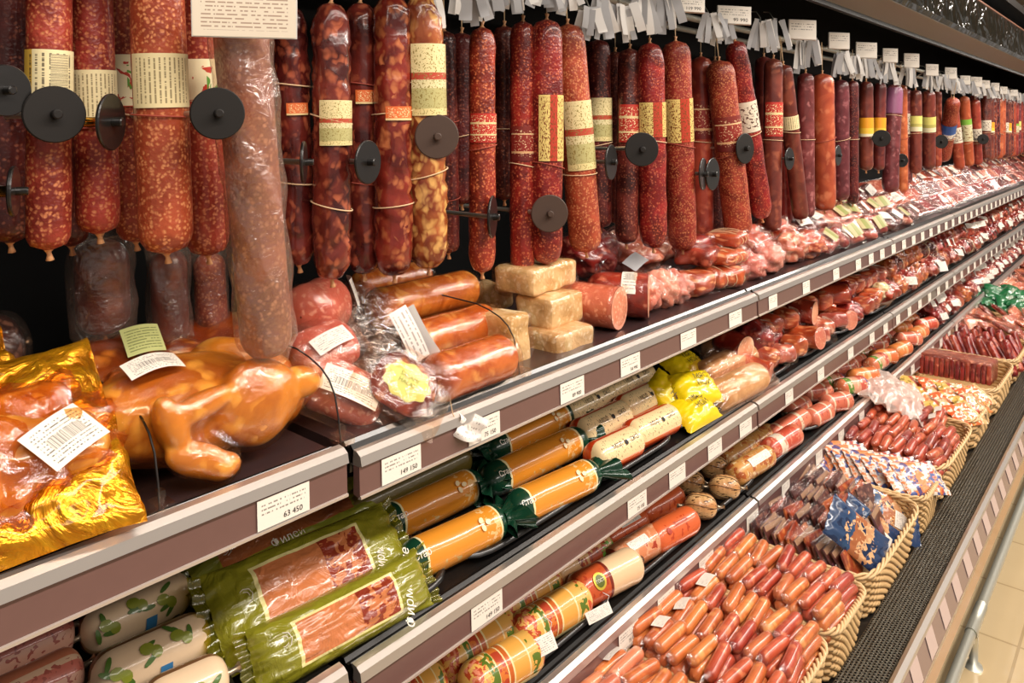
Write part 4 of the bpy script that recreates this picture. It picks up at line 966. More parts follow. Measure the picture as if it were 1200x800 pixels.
for i, (k, px, Y, dz, kw, ds) in enumerate(pieces):
    o = make_blob(seed=i * 3 + 1, lab=ds, **kw) if k == 'ham' else make_slab(seed=i, lab=ds, **kw)
    put(o, *zt1(px, Y, dz), (0, 0, R_(16 * math.sin(i * 2.1))))
    if 'tied' in ds:
        d_ = kw['d']
        for q in (-.28, .05, .33): part('string', MB().tube([(q * d_[0], (d_[1] / 2 + .006) * math.cos(a_) , (d_[2] / 2 + .005) * math.sin(a_)) for a_ in [2 * math.pi * w_ / 20 for w_ in range(20)]], .0012, 5, True).mesh('string', M['twine']), o)
t = thing('paper_tag', 'grey blue tag lying on the large pink ham', 'paper tag', at(745, 306, 1.0), frame((-.2, -.5, .8), (1, .2, 0)))
flat_label(t, .07, .04, M['ticket_grey'], (0, 0, 0), (0, 0, 0), 'sheet', .005)
# right of px 950: filmed packs with round labels, then sliced packs leaning
rnd = random.Random(21)
def flatpack(L, Wd, T, m, label, lm=None, fm='film_milky', seed=0, name='meat_pack', cat='packaged meat', group=None):
    t = thing(name, label, cat, group=group)
    part('meat_piece', bbox((L * .8, Wd * .8, T), T * .45, .006, seed, 12).mesh('meat', M[m]), t)
    part('wrapper', pillow(L, Wd, T * .75, seed, .006, 20, .04).mesh('wrap', M[fm]), t)
    if lm: flat_label(t, L * .45, Wd * .5, lm, (0, 0, T * .78 + .002), (0, 0, .2), curve=.004)
    return t
YG = bands('green_cream_label', 0, [(0, '#b8a878'), (.3, '#8c9048'), (.7, '#b8a878')], .4, .4)
fp = [flatpack(.13, .10, .04, 'red_meat', 'a', YG, 'film', seed=1), flatpack(.13, .10, .035, 'bacon', 'a', None, 'film', seed=2), flatpack(.14, .10, .035, 'brawn', 'a', YG, 'film', seed=3), flatpack(.12, .09, .04, 'dark_meat', 'a', M['paper'], 'film', seed=4)]
used = set()
def place_proto(pl, k, loc, rot, label, group):
    o = pl[k]
    if id(o) not in used: used.add(id(o)); o.location = loc; o.rotation_mode = 'XYZ'; o.rotation_euler = rot; o['label'] = label; o['group'] = group; return o
    return copy_tree(o, loc, rot, label, group)
KN = ['red meat pack with green label', 'orange bacon pack', 'pink meat pack with green label', 'dark meat pack with white label']
i = 0
for X in [2.62 + .135 * k for k in range(9)]:
    for r, (Y, z) in enumerate(((.87, 1.125), (.96, 1.165), (1.05, 1.205))):
        k = rnd.choice([0, 2, 1, 3]) if r else rnd.choice([2, 0, 3, 2])
        place_proto(fp, k, (X + rnd.uniform(-.02, .02), Y, z), (R_(rnd.uniform(25, 60)), R_(rnd.uniform(-15, 15)), R_(rnd.uniform(-50, 10))), f"{KN[k]}, top shelf, {nth(i // 3)} along after the salmon pieces, {['front', 'middle', 'rear'][r]}", 'filmed meat packs on the top shelf')
        i += 1
sp = [flatpack(.16, .11, .014, 'red_meat', 'a', None, 'film', 11, 'sliced_meat_pack'), flatpack(.16, .11, .014, 'brawn', 'a', None, 'film', 12, 'sliced_meat_pack'), flatpack(.16, .11, .014, 'dark_meat', 'a', None, 'film', 13, 'sliced_meat_pack'), flatpack(.16, .11, .014, 'smoked_skin', 'a', M['barcode'], 'film', 14, 'sliced_meat_pack')]
SN = ['red', 'pink', 'dark brown', 'labelled brown']
i = 0; X = 3.86
while X < 8.8:
    for r, (Y, z) in enumerate(((.885, 1.13), (.97, 1.17), (1.06, 1.22))):
        k = rnd.choice([0, 1, 2, 3, 0, 2])
        place_proto(sp, k, (X, Y, z), (R_(rnd.uniform(28, 52)), R_(-8), R_(-30 + rnd.uniform(-14, 14))), f"leaning {SN[k]} sliced meat pack, {nth(i)} in the {['front', 'middle', 'rear'][r]} top shelf row", 'leaning sliced meat packs on the top shelf')
    X += .12; i += 1

# ------------------------------------------------------------------ middle shelf
def tray(s, X, w, label, y0=.835, dy=.36):
    z0, k = SH[s]; t = thing('display_tray', label, 'tray', (X, y0, z0 + k * (y0 - .8) + .001), (math.atan(k), 0, 0), f'black display trays on the {LVN[s]} shelf')
    mb = MB(); n = 28
    def rr(u, off, z):
        a = 2 * math.pi * u; e = 6.0; c, s_ = math.cos(a), math.sin(a)
        q = (abs(c) ** e + abs(s_) ** e) ** (-1 / e)
        return (q * c * (w / 2 + off), dy / 2 + q * s_ * (dy / 2 + off), z)
    lay = [(-.012, .003), (-.006, .004), (-.002, .014), (0, .018), (.006, .018), (.008, .012)]
    mb.grid(len(lay) - 1, 64, lambda u, v: rr(v, *lay[int(round(u * (len(lay) - 1)))]), True)
    part('rim', mb.mesh('rim', M['black']), t)
    part('base', MB().grid(2, 64, lambda u, v: rr(v, -.012 - (1 - u) * (min(w, dy) / 2 - .02), .003), True).mesh('tray_base', M['black']), t)
    for k2 in range(2): part('rib', MB().tube([(-w / 2 + .02, .018 + k2 * .020, .004), (w / 2 - .05, .018 + k2 * .020, .004), (w / 2 - .035, .03 + k2 * .020, .004), (w / 2 - .02, .03 + k2 * .02, .004)], .0018, 6).mesh('rib', M['black']), t)
    return t
xs = [-.02, .33, .68, 1.03, 1.38, 1.73, 2.08, 2.43, 2.78, 3.13, 3.48, 3.83, 4.18, 4.53]
for i, X in enumerate(xs):
    for s in (2, 3):
        if s == 3 and X < .5: continue
        tray(s, X + (.1 if s == 3 else 0), .325, f'black plastic tray on the {LVN[s]} shelf, {nth(i)} from the left')

# olive print rolls and the pink one in the left corner
pinkm = bands('pink_cream_casing', 1, [(0, '#c87858'), (.30, '#e0b898'), (.34, '#c87060'), (.42, '#dca890'), (.62, '#c86850')], .35, .5, scrib=[('#a8584c', 20, 30, .6, .1, .9, .32, .6)])
t, P, L = chub_px(-70, 84, 768, .036, 2, pinkm, 'pinkish sausage with cream printed band cut by the left edge, lower left corner', None, seed=31)
t, P, L = chub_px(-30, 96, 812, .030, 2, pinkm, 'orange pink sausage at the bottom left corner, mostly below the picture', None, seed=32)
olb = bands('olive_branch_casing', 1, [(0, '#7c5434'), (.24, '#e6c8a4'), (.58, '#c8a070'), (.64, '#74482c')], .35, .6, scrib=[('#d8a878', 30, 60, .56, .1, .9, .64, .9)], bump=.1)
olive_g = plain('olive_green', '#8c9430', .35, 0, .5, None, .3); leaf_g = plain('leaf_green', '#4c6c28', .4, 0, .4)
def decal(mb, cx, ca, w, a, Rr, rotd, n=10, off=.0016):
    """an oval printed mark wrapped on the roll"""
    def fn(u, v):
        t_ = 2 * math.pi * v; x = w * u * math.cos(t_); y = a * u * math.sin(t_)
        xr = x * math.cos(rotd) - y * math.sin(rotd); yr = x * math.sin(rotd) + y * math.cos(rotd)
        an = R_(ca) + yr / Rr; return (cx + xr, (Rr + off) * math.cos(an), (Rr + off) * math.sin(an))
    mb.grid(2, n, fn, True)
def olive_roll(px0, px1, py, label, seed, lift=0, r=.030):
    t, P, L = chub_px(px0, px1, py, r, 2, olb, label, 'olive printed pale rolls', lift, slope=.46, seed=seed, lump=.0, e=r * .9)
    k = 0; rd = random.Random(seed); x = -L / 2 + r * .75
    ol = MB(); lf_ = MB()
    while x < L / 2 - r * .7:
        an = rd.choice([150, 128, 140]) ; 
        decal(ol, x, an, .0085, .0068, r, .3); decal(ol, x + .010, an + 12, .0075, .0062, r, 1.0)
        for q in range(3): decal(lf_, x + rd.uniform(-.014, .018), an + rd.uniform(-26, 30), .0095, .0032, r, rd.uniform(0, 3), off=.0012)
        x += .036
    part('olive_print', ol.mesh('olive', olive_g), t, label='printed green olives'); part('leaf_print', lf_.mesh('leaf', leaf_g), t, label='printed olive leaves')
    patch(t, L, r, .50, .60, 175, 230, plain('blue_seal', '#3c78a8', .4), label='blue printed field', e=r * .9)
    return t
olive_roll(96, 224, 716, 'pale roll printed with olives, rear one of the three', 1)
olive_roll(108, 248, 769, 'pale roll printed with olives, middle one with the white end clip', 2)
olive_roll(165, 268, 812, 'pale roll printed with olives, frontmost at the bottom edge', 3)
dk = bands('dark_printed_casing', 0, [(0, '#3c2c20'), (.4, '#30608c'), (.55, '#3c2c20'), (.8, '#2c4c78'), (.92, '#3c2c20')], .35, .5, scrib=[('#a88c6c', 20, 30, .58, .5, .8, .2, .8)])
chub_px(82, 212, 688, .030, 2, dk, 'dark brown and blue printed roll in the shade behind the olive rolls', None, .002, seed=33)
# olive green window packs
frankwin = window_mat('olive_pack_print', '#807c20', '#e8dc98', '#dc8450', .20, .74, .20, .80, .018, ('#8c3420', .52))
def green_pack(px0, px1, py, label, seed, lift=0, yaw=0, W_=.105, shade=False, tilt=20, z=None):
    P = rest((px0 + px1) / 2, py, .036, 2, lift); L = Xat(px1, P.y) - Xat(px0, P.y); P.x = (Xat(px1, P.y) + Xat(px0, P.y)) / 2
    t = thing('frankfurter_pack', label, 'packaged sausages', P, (R_(tilt), 0, yaw), 'olive green sausage packs on the middle shelf')
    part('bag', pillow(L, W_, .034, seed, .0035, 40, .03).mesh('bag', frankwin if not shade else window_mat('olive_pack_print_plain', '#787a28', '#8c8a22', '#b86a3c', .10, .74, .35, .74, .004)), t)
    for k in range(2):
        def crimp(u, v): return ((L / 2 + u * .016) * (1 if k else -1), (v - .5) * W_ * (1.0 + .1 * u), .003 * math.sin(v * 40))
        part('sealed_end', MB().grid(2, 40, crimp).mesh('crimp', M['film_green']), t)
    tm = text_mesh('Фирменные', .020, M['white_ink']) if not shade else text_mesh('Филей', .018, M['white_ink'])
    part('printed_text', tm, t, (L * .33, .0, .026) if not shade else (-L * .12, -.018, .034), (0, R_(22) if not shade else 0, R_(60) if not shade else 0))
    em = MB()
    for r_ in (.010, .006): em.tube([(r_ * math.cos(a), r_ * math.sin(a), 0) for a in [2 * math.pi * i / 8 for i in range(8)]], .0006, 4, True)
    part('printed_emblem', em.mesh('emblem', M['white_ink']), t, (-L * .37, .01, .024), (0, R_(-25), 0))
    return t
green_pack(300, 492, 728, 'olive green sausage pack at the front, lowest of the three with narrow window', 3, -.008, R_(-4), W_=.078, tilt=58)
green_pack(256, 462, 684, 'olive green sausage pack in the middle with large cream framed window', 5, .014, R_(-5), W_=.125, tilt=42)
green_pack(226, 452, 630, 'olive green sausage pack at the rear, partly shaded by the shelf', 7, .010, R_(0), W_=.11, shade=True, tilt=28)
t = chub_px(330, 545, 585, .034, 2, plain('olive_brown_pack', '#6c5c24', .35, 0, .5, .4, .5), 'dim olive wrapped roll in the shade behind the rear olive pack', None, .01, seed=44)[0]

# orange rolls with dark green twisted ends
gr = '#123c28'
rollm = bands('orange_green_casing', 0, [(0, gr), (.205, '#f0e4b0'), (.222, '#e2902c'), (.79, '#f2ddaa'), (.812, gr)], .28, .8, blot=[('#eec080', 90, .56, .66, .79, .2, .75), ('#d8b070', 60, .60, .24, .6, .5, .62)], bump=.12, wob=.03)
ggl = plain('dark_green_foil', gr, .25, .1, .7, 1.0, .3, ns=70)
def foil_roll(px0, px1, py, label, seed, lift=0, r=.031):
    t, P, L = chub_px(px0 + 10, px1 - 12, py, r, 2, rollm, label, 'orange rolls with dark green ends', lift, slope=.47, seed=seed, lump=.025, e=r * 1.3, clips=False)
    for sg in (1, -1):
        def tail(u, v):
            a = 2 * math.pi * v; k = .45 + u * 1.25; w_ = r * k * (1 + .18 * math.sin(a * 5 + seed))
            return ((L / 2 - .006 + .040 * u) * sg, w_ * math.cos(a), w_ * .35 * math.sin(a) + .004 * math.sin(a * 7))
        part('twisted_end', MB().grid(6, 36, tail, True).mesh('tail', ggl), t, label='crumpled dark green foil end')
    part('printed_text', text_mesh('Стар', .014, M['white_ink'], r * .985, R_(142)), t, (-L * .385, 0, 0))
    fl_ = MB()
    for q in range(3): decal(fl_, L * .20 + .008 * math.cos(q * 2.1), 136 + 12 * math.sin(q * 2.1), .0055, .004, r + .0008, q * 1.2)
    part('flower_print', fl_.mesh('flower', plain('cream_print', '#f2dcae', .4)), t)
    return t
foil_roll(462, 606, 634, 'orange roll with dark green ends, frontmost of the left group', 1)
foil_roll(436, 578, 590, 'orange roll with dark green ends, middle of the left group', 2, .004)
foil_roll(430, 560, 552, 'orange roll with dark green ends, rear shaded one of the left group', 3, .01)
foil_roll(588, 714, 575, 'orange roll with dark green ends, frontmost of the right group', 4)
foil_roll(560, 700, 538, 'orange roll with dark green ends, middle of the right group', 5, .004)
foil_roll(562, 684, 505, 'orange roll with dark green ends, rear shaded one of the right group', 6, .010)
# red and cream printed rolls
rc = bands('red_cream_casing', 1, [(0, '#d2441c'), (.24, '#f0d4a0'), (.52, '#e87038'), (.56, '#d2441c')], .3, .7, scrib=[('#8c7858', 46, 36, .64, .12, .88, .28, .50)], bump=.06)
rp = [(693, 747, 527, 0, 'front row, left'), (737, 790, 500, 0, 'front row, right'), (676, 734, 497, .003, 'middle row, left'), (726, 776, 470, .003, 'middle row, right'), (660, 716, 474, .008, 'rear shaded row, left'), (708, 762, 450, .008, 'rear shaded row, right')]
for i, (a, b, y, lf_, w) in enumerate(rp):
    t, P, L = chub_px(a, b, y, .0335, 2, rc, f'red and cream printed sausage roll, {w}', 'red and cream rolls beside the yellow bags', lf_, slope=.49, seed=50 + i, lump=0, clips=(i < 2))
    part('printed_text', text_mesh('МОЛ', .013, M['ink'], .0335, R_(138)), t, (-L * .14, 0, 0)); part('printed_text', text_mesh('СКО', .013, M['ink'], .0335, R_(138)), t, (L * .22, 0, 0))
    dm_ = MB(); decal(dm_, L * .04, 140, .005, .005, .0335, 0); part('printed_mark', dm_.mesh('mark', M['ink']), t)
# yellow bags
yel = plain('yellow_bag_plastic', '#f0d014', .3, 0, .6, .5, .1, ns=30)
for i, (x, y, lf_, nn, xx, ds, w_) in enumerate([
    (812, 482, 0, (-.15, -.45, .88), (.93, -.15, .1), 'yellow bag at the front, lying on the tray', .085),
    (786, 466, .012, (-.35, -.70, .6), (.35, -.55, -.7), 'yellow bag standing at the left with round logo', .085),
    (814, 455, .035, (-.2, -.55, .8), (.8, -.4, .05), 'yellow bag in the middle behind the front one', .09),
    (802, 430, .035, (-.1, -.5, .85), (.95, -.1, .1), 'yellow bag at the rear in the shelf shadow', .09)]):
    t = thing('yellow_bag', ds, 'packaged food', rest(x, y, .03, 2, lf_), frame(nn, xx), 'bright yellow printed bags')
    part('bag', pillow(.125, w_, .026, i + 3, .003, 26, .02).mesh('bag', yel), t)
    part('printed_text', text_mesh('МЯС\nНОЙ', .019, M['ink']), t, (.008, .002, .0325), (0, 0, 0))
# pale wrapped loaves
for i, (a, b, y, lf_, ds) in enumerate([(836, 892, 452, 0, 'pale yellow sausage in clear twisted film, front one after the yellow bags'), (822, 880, 428, .012, 'pale orange sausage in clear twisted film, behind the front pale one'), (832, 868, 404, .02, 'pale sausage in film at the back with brown top, in shelf shadow')]):
    t, P, L = chub_px(a, b, y, .038, 2, meat('pale_loaf', '#e0b47c', '#ecca98', '#cc9c60', 30, .3, .4, .4, .3), ds, 'pale film wrapped sausages', lf_, slope=.50, seed=60 + i, clips=False)
    part('wrapper', pillow(L + .08, .095, .045, i, .005, 26, .0).mesh('wrap', M['film_milky']), t, rot=(R_(30), 0, 0))

# far part of the middle shelf: cut smoked meats, then dark rounds
mp = [make_ham(.038, .10, 'red_meat', 'pink_cut', 11, 'a'), make_ham(.034, .11, 'bacon', 'ham_cut', 12, 'a'), make_slab((.075, .06, .06), 'bacon', 3, 'a', (.04, .04)), make_slab((.08, .07, .05), 'brawn', 4, 'a', (.035, .035)),
      make_blob((.05, .045, .042), 'red_meat', 6, 'a', 'smoked_meat', 'smoked meat', True), make_blob((.05, .045, .04), 'dark_meat', 7, 'a', 'smoked_meat', 'smoked meat', False, True), make_blob((.046, .042, .042), 'smoked_skin', 9, 'a', 'smoked_meat', 'smoked meat')]
MN = ['red cut sausage with pale face', 'orange ham with pink cut face', 'orange bacon block with white label', 'pink marbled block with white label', 'red smoked lump with white label', 'dark netted smoked piece', 'round brown smoked piece']
def fill(pl, names, Xa, Xb, step, rows, s, seq, grp, desc, zr=.04, yaw=(-40, 30), seed=1, tiltr=12, end=None):
    rd = random.Random(seed); i = 0; X = Xa
    while X < Xb:
        for r, (Y, dz) in enumerate(rows):
            k = rd.choice(seq(X))
            rn = {0: 'front', 1: 'rear', 2: 'farthest'}[r] if len(rows) > 1 else 'single'
            place_proto(pl, k, (X + rd.uniform(-.25, .25) * step, Y + rd.uniform(-.01, .01), shelf_z(s, Y) + zr + dz + rd.uniform(-.004, .006)),
                        (R_(rd.uniform(-tiltr, tiltr)), R_(rd.uniform(-tiltr, tiltr)), R_(rd.uniform(*yaw))), f'{names[k]}, {nth(i)} in the {rn} row {desc}', grp)
        X += step * (1 + .15 * rd.random()); i += 1
fill(mp, MN, 2.02, 3.4, .088, [(.865, 0), (.95, .01), (.915, .055)], 2, lambda x: [0, 1, 2, 3, 4, 2, 0] if x < 2.9 else [4, 5, 2, 3, 0], 'cut smoked meats on the middle shelf', 'after the pale wrapped sausages', yaw=(60, 130), seed=4)
fill(mp, MN, 3.46, 8.9, .11, [(.865, 0), (.955, .008), (.91, .06)], 2, lambda x: [6, 4, 5, 4, 6] if x < 5 else [4, 4, 3, 4], 'reddish smoked rounds on the middle shelf', 'of middle shelf rounds', seed=6, yaw=(-40, 60))
t = thing('cheese_basket', 'small brown tray holding pale yellow cut pieces on the middle shelf', 'tray', (3.22, .86, .806), (0, 0, 0))
part('tray', MB().grid(4, 40, lambda u, v: ((.055 + .02 * u) * math.cos(2 * math.pi * v) * (1.6), (.03 + .015 * u) * math.sin(2 * math.pi * v), .03 * u), True).mesh('bowl', plain('brown_tray', '#704828', .4)), t)
for i, (dx, dz, r) in enumerate(((-.04, .05, .034), (.02, .06, .04), (.05, .045, .03))):
    o = make_blob((r, r * .8, r * .7), 'lard', 30 + i, f'pale yellow piece lying in the small brown tray, {ORD[i]} from the left', 'cheese_piece', 'cheese'); put(o, 3.22 + dx, .86, .806 + dz, (0, .3, 0)); o['group'] = 'pale yellow pieces in the small brown tray'
t = thing('paper_tag', 'small white tag sticking up at the middle shelf edge, far right', 'paper tag', at(1105, 312, .80), frame((-.5, -.8, .3), (1, -.4, 0))); flat_label(t, .05, .045, M['ticket'], (0, 0, 0), (0, 0, 0), 'sheet', .004)

# ------------------------------------------------------------------ bottom shelf
floral = bands('tomato_leaf_casing', 0, [(0, '#e8b45c'), (.30, '#f2dca0'), (.315, '#d89038'), (.345, '#f2dca0'), (.36, '#d87830'), (.44, '#f2dca0'), (.452, '#c86428'), (.49, '#f2dca0'), (.505, '#e8a84c'), (.66, '#f0d8a0'), (.675, '#e8b058'), (.85, '#eec070')], .35, .5,
               blot=[('#c04c28', 70, .50, .05, .28, .2, .8), ('#e08868', 95, .56, .07, .25, .2, .8), ('#5c7424', 48, .52, .24, .36, .2, .8), ('#b8452a', 80, .5, .37, .44, .25, .75), ('#5c7424', 50, .53, .70, .80, .25, .8), ('#c85430', 70, .52, .80, .94, .2, .8)], bump=.08)
for i, (a, b, y, ds) in enumerate([(512, 604, 757, 'rear left'), (578, 654, 700, 'rear right'), (545, 632, 782, 'front left'), (602, 688, 722, 'front right'), (455, 520, 812, 'rear, lowest at the picture edge')]):
    t, P, L = chub_px(a, b, y, .0345, 3, floral, f'yellow orange roll with tomato and leaf print, {ds}', 'tomato and leaf printed rolls', slope=.60, seed=70 + i, lump=.02)
    patch(t, L, .0345, .06, .94, 200, 262, bands('cream_strip', 0, [(0, '#f0dca0')], .4, .5), 'back_seam', 'plain cream underside')
def tagged(px, py, Y, w, h, label, s='print'):
    t = thing('paper_tag', label, 'paper tag', at(px, py, Y), frame((-.35, -.75, .55), (.9, -.3, .1)))
    flat_label(t, w, h, M['paper'], (0, 0, 0), (0, 0, 0), 'sheet', .003)
    part('string', MB().tube([(w * .4, h * .4, 0), (w * .5, h * .9, .01), (w * .3, h * 1.4, .012)], .0008, 5).mesh('s', M['ticket']), t); return t
tagged(636, 756, .815, .050, .028, 'white printed tag hanging at the end of a tomato printed roll')
tagged(702, 718, .815, .055, .020, 'white tag tied to the cream and orange roll with the round seal')
pep = bands('pepper_leaf_casing', 0, [(0, '#e0b078')], .35, .5, blot=[('#b8502c', 34, .50, .40, .80, .2, .8), ('#6cac40', 60, .54, .66, .90, .35, .8), ('#8c3020', 60, .6, .3, .8, .2, .8)])
chub_px(645, 714, 658, .033, 3, pep, 'cream roll with red maple leaf and green leaf print', None, .004, slope=.60, seed=80)
seal = bands('orange_cream_casing', 0, [(0, '#c2542a'), (.42, '#7c2c1c'), (.45, '#ecc89c'), (.93, '#7c2c1c')], .3, .6, blot=[('#a8381c', 60, .62, 0, .42, 0, 1)])
t, P, L = chub_px(672, 748, 677, .035, 3, seal, 'cream and orange roll with round gold seal, front of the bottom shelf', None, slope=.52, seed=81, lump=.02)
dd_ = MB(); decal(dd_, -L * .24, 140, .0155, .0155, .035, 0, 24); part('gold_seal', dd_.mesh('seal', plain('gold_seal', '#d8c048', .3, .3)), t, label='round gold seal')
dd_ = MB(); decal(dd_, -L * .24, 140, .011, .011, .0355, 0, 20); part('seal_centre', dd_.mesh('sealc', plain('seal_green', '#5c6420', .4)), t)
part('printed_text', text_mesh('ГОСТ', .008, M['white_ink'], .0362, R_(140)), t, (-L * .24, 0, 0))
orr = bands('orange_speck_casing', 0, [(0, '#8c3020'), (.10, '#d48458')], .3, .6, blot=[('#e0a078', 60, .52, .1, 1, 0, 1), ('#a83c24', 42, .64, .2, 1, .2, .8)])
t, P, L = chub_px(716, 773, 644, .032, 3, orr, 'orange speckled roll with small white label right of the gold seal roll', None, slope=.60, seed=82); patch(t, L, .032, .25, .62, 105, 138, M['paper'])
om = bands('deep_orange_casing', 0, [(0, '#d86434')], .3, .6, scrib=[('#b8401c', 16, 12, .62, .3, .7, .3, .6)])
for i, (a, b, y, lf_, ds, r) in enumerate([(706, 756, 622, 0, 'deep orange roll with white label behind the speckled one', .031), (749, 797, 592, 0, 'deep orange round roll behind the printed one', .031), (760, 814, 621, 0, 'printed deep orange round roll, frontmost on the bottom shelf tray', .0325)]):
    t, P, L = chub_px(a, b, y, r, 3, om, ds, 'deep orange short rolls', lf_, slope=.58, seed=84 + i, e=r)
    if i == 0: patch(t, L, r, .3, .75, 100, 130, M['paper'])
    if i == 2:
        part('printed_text', text_mesh('Халяль', .014, plain('dark_red_ink', '#a8341c', .5), r, R_(128)), t, (.006, 0, 0)); dm_ = MB(); decal(dm_, -L * .24, 138, .007, .007, r, 0, 16); part('printed_mark', dm_.mesh('mark', plain('dark_red_ink', '#a8341c', .5)), t)
netb = bands('netted_pale_casing', 1, [(0, '#c89058'), (.1, '#dcb078'), (.2, '#c08048'), (.3, '#dcb078'), (.42, '#c48850'), (.55, '#e0b880'), (.7, '#c08048'), (.85, '#dcb078')], .4, .4, scrib=[('#5c3c20', 8, 40, .62, 0, 1, 0, 1)], interp='LINEAR')
for i, (x, y, ds) in enumerate([(808, 565, 'rear left'), (836, 547, 'rear right'), (821, 593, 'front left'), (849, 571, 'front right')]):
    P = rest(x, y, .030, 3)
    t = thing('netted_sausage_ball', f'pale brown netted ball sausage, {ds} of the four', 'sausage', P, (0, 0, R_(-55)), 'four pale netted ball sausages')
    part('casing', capsule(.078, .030, .030, 2.0, 24, 26, ring=.04, rings=6, seed=i, lump=.04).mesh('casing', netb), t)
    part('end_clip', CLIP, t, (-.039, 0, 0), (0, 0, math.pi)); part('end_clip', CLIP, t, (.039, 0, 0))
    nt = MB()
    for k in range(7):
        a = 2 * math.pi * k / 7; nt.tube([(x_, (cap_r(x_ + .039, .078, .030, .030, 2) + .001) * math.cos(a + x_ * 6), (cap_r(x_ + .039, .078, .030, .030, 2) + .001) * math.sin(a + x_ * 6)) for x_ in [-.037 + .074 * q / 14 for q in range(15)]], .0007, 4)
    part('net', nt.mesh('net', plain('dark_net_string', '#5c4028', .6)), t)
tan = bands('tan_red_casing', 0, [(0, '#cf9450')], .35, .5, blot=[('#b05a2c', 50, .55, 0, 1, 0, 1), ('#e6c898', 70, .6, 0, 1, 0, 1)])
redb = bands('red_white_casing', 0, [(0, '#c85038'), (.25, '#ecd8c0'), (.42, '#c85038'), (.75, '#d87858')], .35, .5, blot=[('#dc8c70', 60, .58, 0, 1, 0, 1)])
pinkb = bands('pink_band_casing', 0, [(0, '#d8785c'), (.2, '#f0c8a8'), (.26, '#d06c50'), (.6, '#eccaaa'), (.66, '#d87c5c')], .35, .5, blot=[('#b04838', 60, .6, 0, 1, 0, 1)])
multi = bands('green_blue_band_casing', 0, [(0, '#d0744c'), (.25, '#5c8c34'), (.40, '#e0a080'), (.6, '#c85c48'), (.8, '#54508c'), (.9, '#d08c60')], .35, .5, blot=[('#ecc8a4', 60, .58, 0, 1, 0, 1)])
orangeb = bands('bright_orange_casing', 0, [(0, '#e08444'), (.45, '#e8b078'), (.55, '#d8703c')], .35, .5, blot=[('#f0caa0', 60, .62, 0, 1, 0, 1)])
for i, (a, b, y, m_, ds) in enumerate([(846, 906, 524, tan, 'tan net patterned sausage behind, right of the netted balls'), (858, 902, 545, tan, 'tan sausage with white label in front, right of the netted balls'), (898, 934, 518, redb, 'red sausage with white band, front, after the tan ones'), (902, 944, 500, pinkb, 'pinkish banded sausage behind the red white banded one')]):
    t, P, L = chub_px(a, b, y, .031, 3, m_, ds, None, slope=.62, seed=90 + i)
    if i == 1: patch(t, L, .031, .3, .8, 110, 150, M['paper'])
cm = [chub((0, 0, 0), .135, .031, m_, 'a', clips=True, seed=100 + i) for i, m_ in enumerate((pinkb, redb, multi, orangeb, tan))]
CN = ['pink banded roll', 'red and white banded roll', 'roll with green and blue bands', 'bright orange roll', 'tan net patterned roll']
fill(cm, CN, 2.50, 3.95, .150, [(.85, 0), (.928, 0)], 3, lambda x: [0, 0, 1, 0] if x < 2.8 else ([2, 2, 0, 3] if x < 3.5 else [3, 3, 0, 1]), 'banded rolls on the bottom shelf', 'past the tan sausages', zr=.031, yaw=(-28, -4), seed=8, tiltr=3)
rp_ = [make_blob((.05, .042, .038), 'red_meat', 40, 'a', 'smoked_meat', 'smoked meat', True), make_blob((.052, .044, .04), 'smoked_skin', 41, 'a', 'smoked_meat', 'smoked meat'), make_ham(.034, .10, 'red_meat', 'ham_cut', 42, 'a'), make_blob((.05, .042, .038), 'brawn', 43, 'a', 'smoked_meat', 'smoked meat', True)]
fill(rp_, ['red smoked piece with white tag', 'round brown smoked piece', 'small red cut sausage', 'pink piece with white tag'], 4.12, 8.9, .105, [(.855, 0), (.94, 0), (.90, .05)], 3, lambda x: [0, 1, 2, 0] if x < 5.2 else [0, 3, 3, 0], 'red smoked pieces on the bottom shelf', 'past the banded rolls', seed=9)

# ------------------------------------------------------------------ price tags in the rails
NUM = ['63 450', '149 150', '75 150', '89 900', '54 990', '92 300', '67 450', '45 150']
tagm = MB().grid(1, 1, lambda u, v: ((u - .5) * .070, 0, (v - .5) * .0345)).mesh('tag', M['white_paper'], smooth=False)
pinktag = printed('pinkish_price_paper', '#d8c0bc', '#a08888', 7, 10, .5, v0=.45)
numt = [text_mesh(n_, .0095, M['ink']) for n_ in NUM]
def price_tag(X, lv, label, w=1.0, num=None):
    zt = {1: 1.082, 2: .803, 3: .560}[lv] + (.012 if X < .61 else 0)
    t = thing('price_tag', label, 'price tag', (X, .7915, zt - .0385), (R_(-2), 0, 0), f'price tags in the {LVN[lv]} rail')
    part('paper', tagm, t, scale=(w, 1, 1), m=None)
    if num is not None: part('price_number', numt[num], t, (.012, -.0006, -.010), (R_(90), 0, 0))
def tags(lv, pxs):
    for i, px in enumerate(pxs):
        X = Xat(px, .7915); price_tag(X, lv, f'white price tag in the {LVN[lv]} price rail, {nth(i)} from the left', 1.0 if px < 900 else .8, (i + lv - 1) % 8 if px < 780 else None)
def far_tags(pxs, far0, far1, step):
    X = Xat(far0, .79); out = list(pxs)
    while X < far1: out.append(pxof(X, .79)); X += step
    return out
tags(1, far_tags([333, 471, 568, 671, 739, 807, 862, 906, 945, 980, 1006, 1021], 1034, 8.8, .15))
tags(2, far_tags([571, 747, 794, 838, 874, 925, 962, 997], 1022, 8.8, .17))
tags(3, far_tags([737, 781, 828, 882, 921, 960, 986], 1010, 8.8, .17))
tags_front = [.42 + .0 * i for i in range(0)]
ftm = MB().grid(1, 1, lambda u, v: ((u - .5) * .055, -.0 + (.0) * v, (v - .5) * .048)).mesh('ftag', plain('pale_pink_paper', '#c8b2ac', .4, 0, .4), smooth=False)
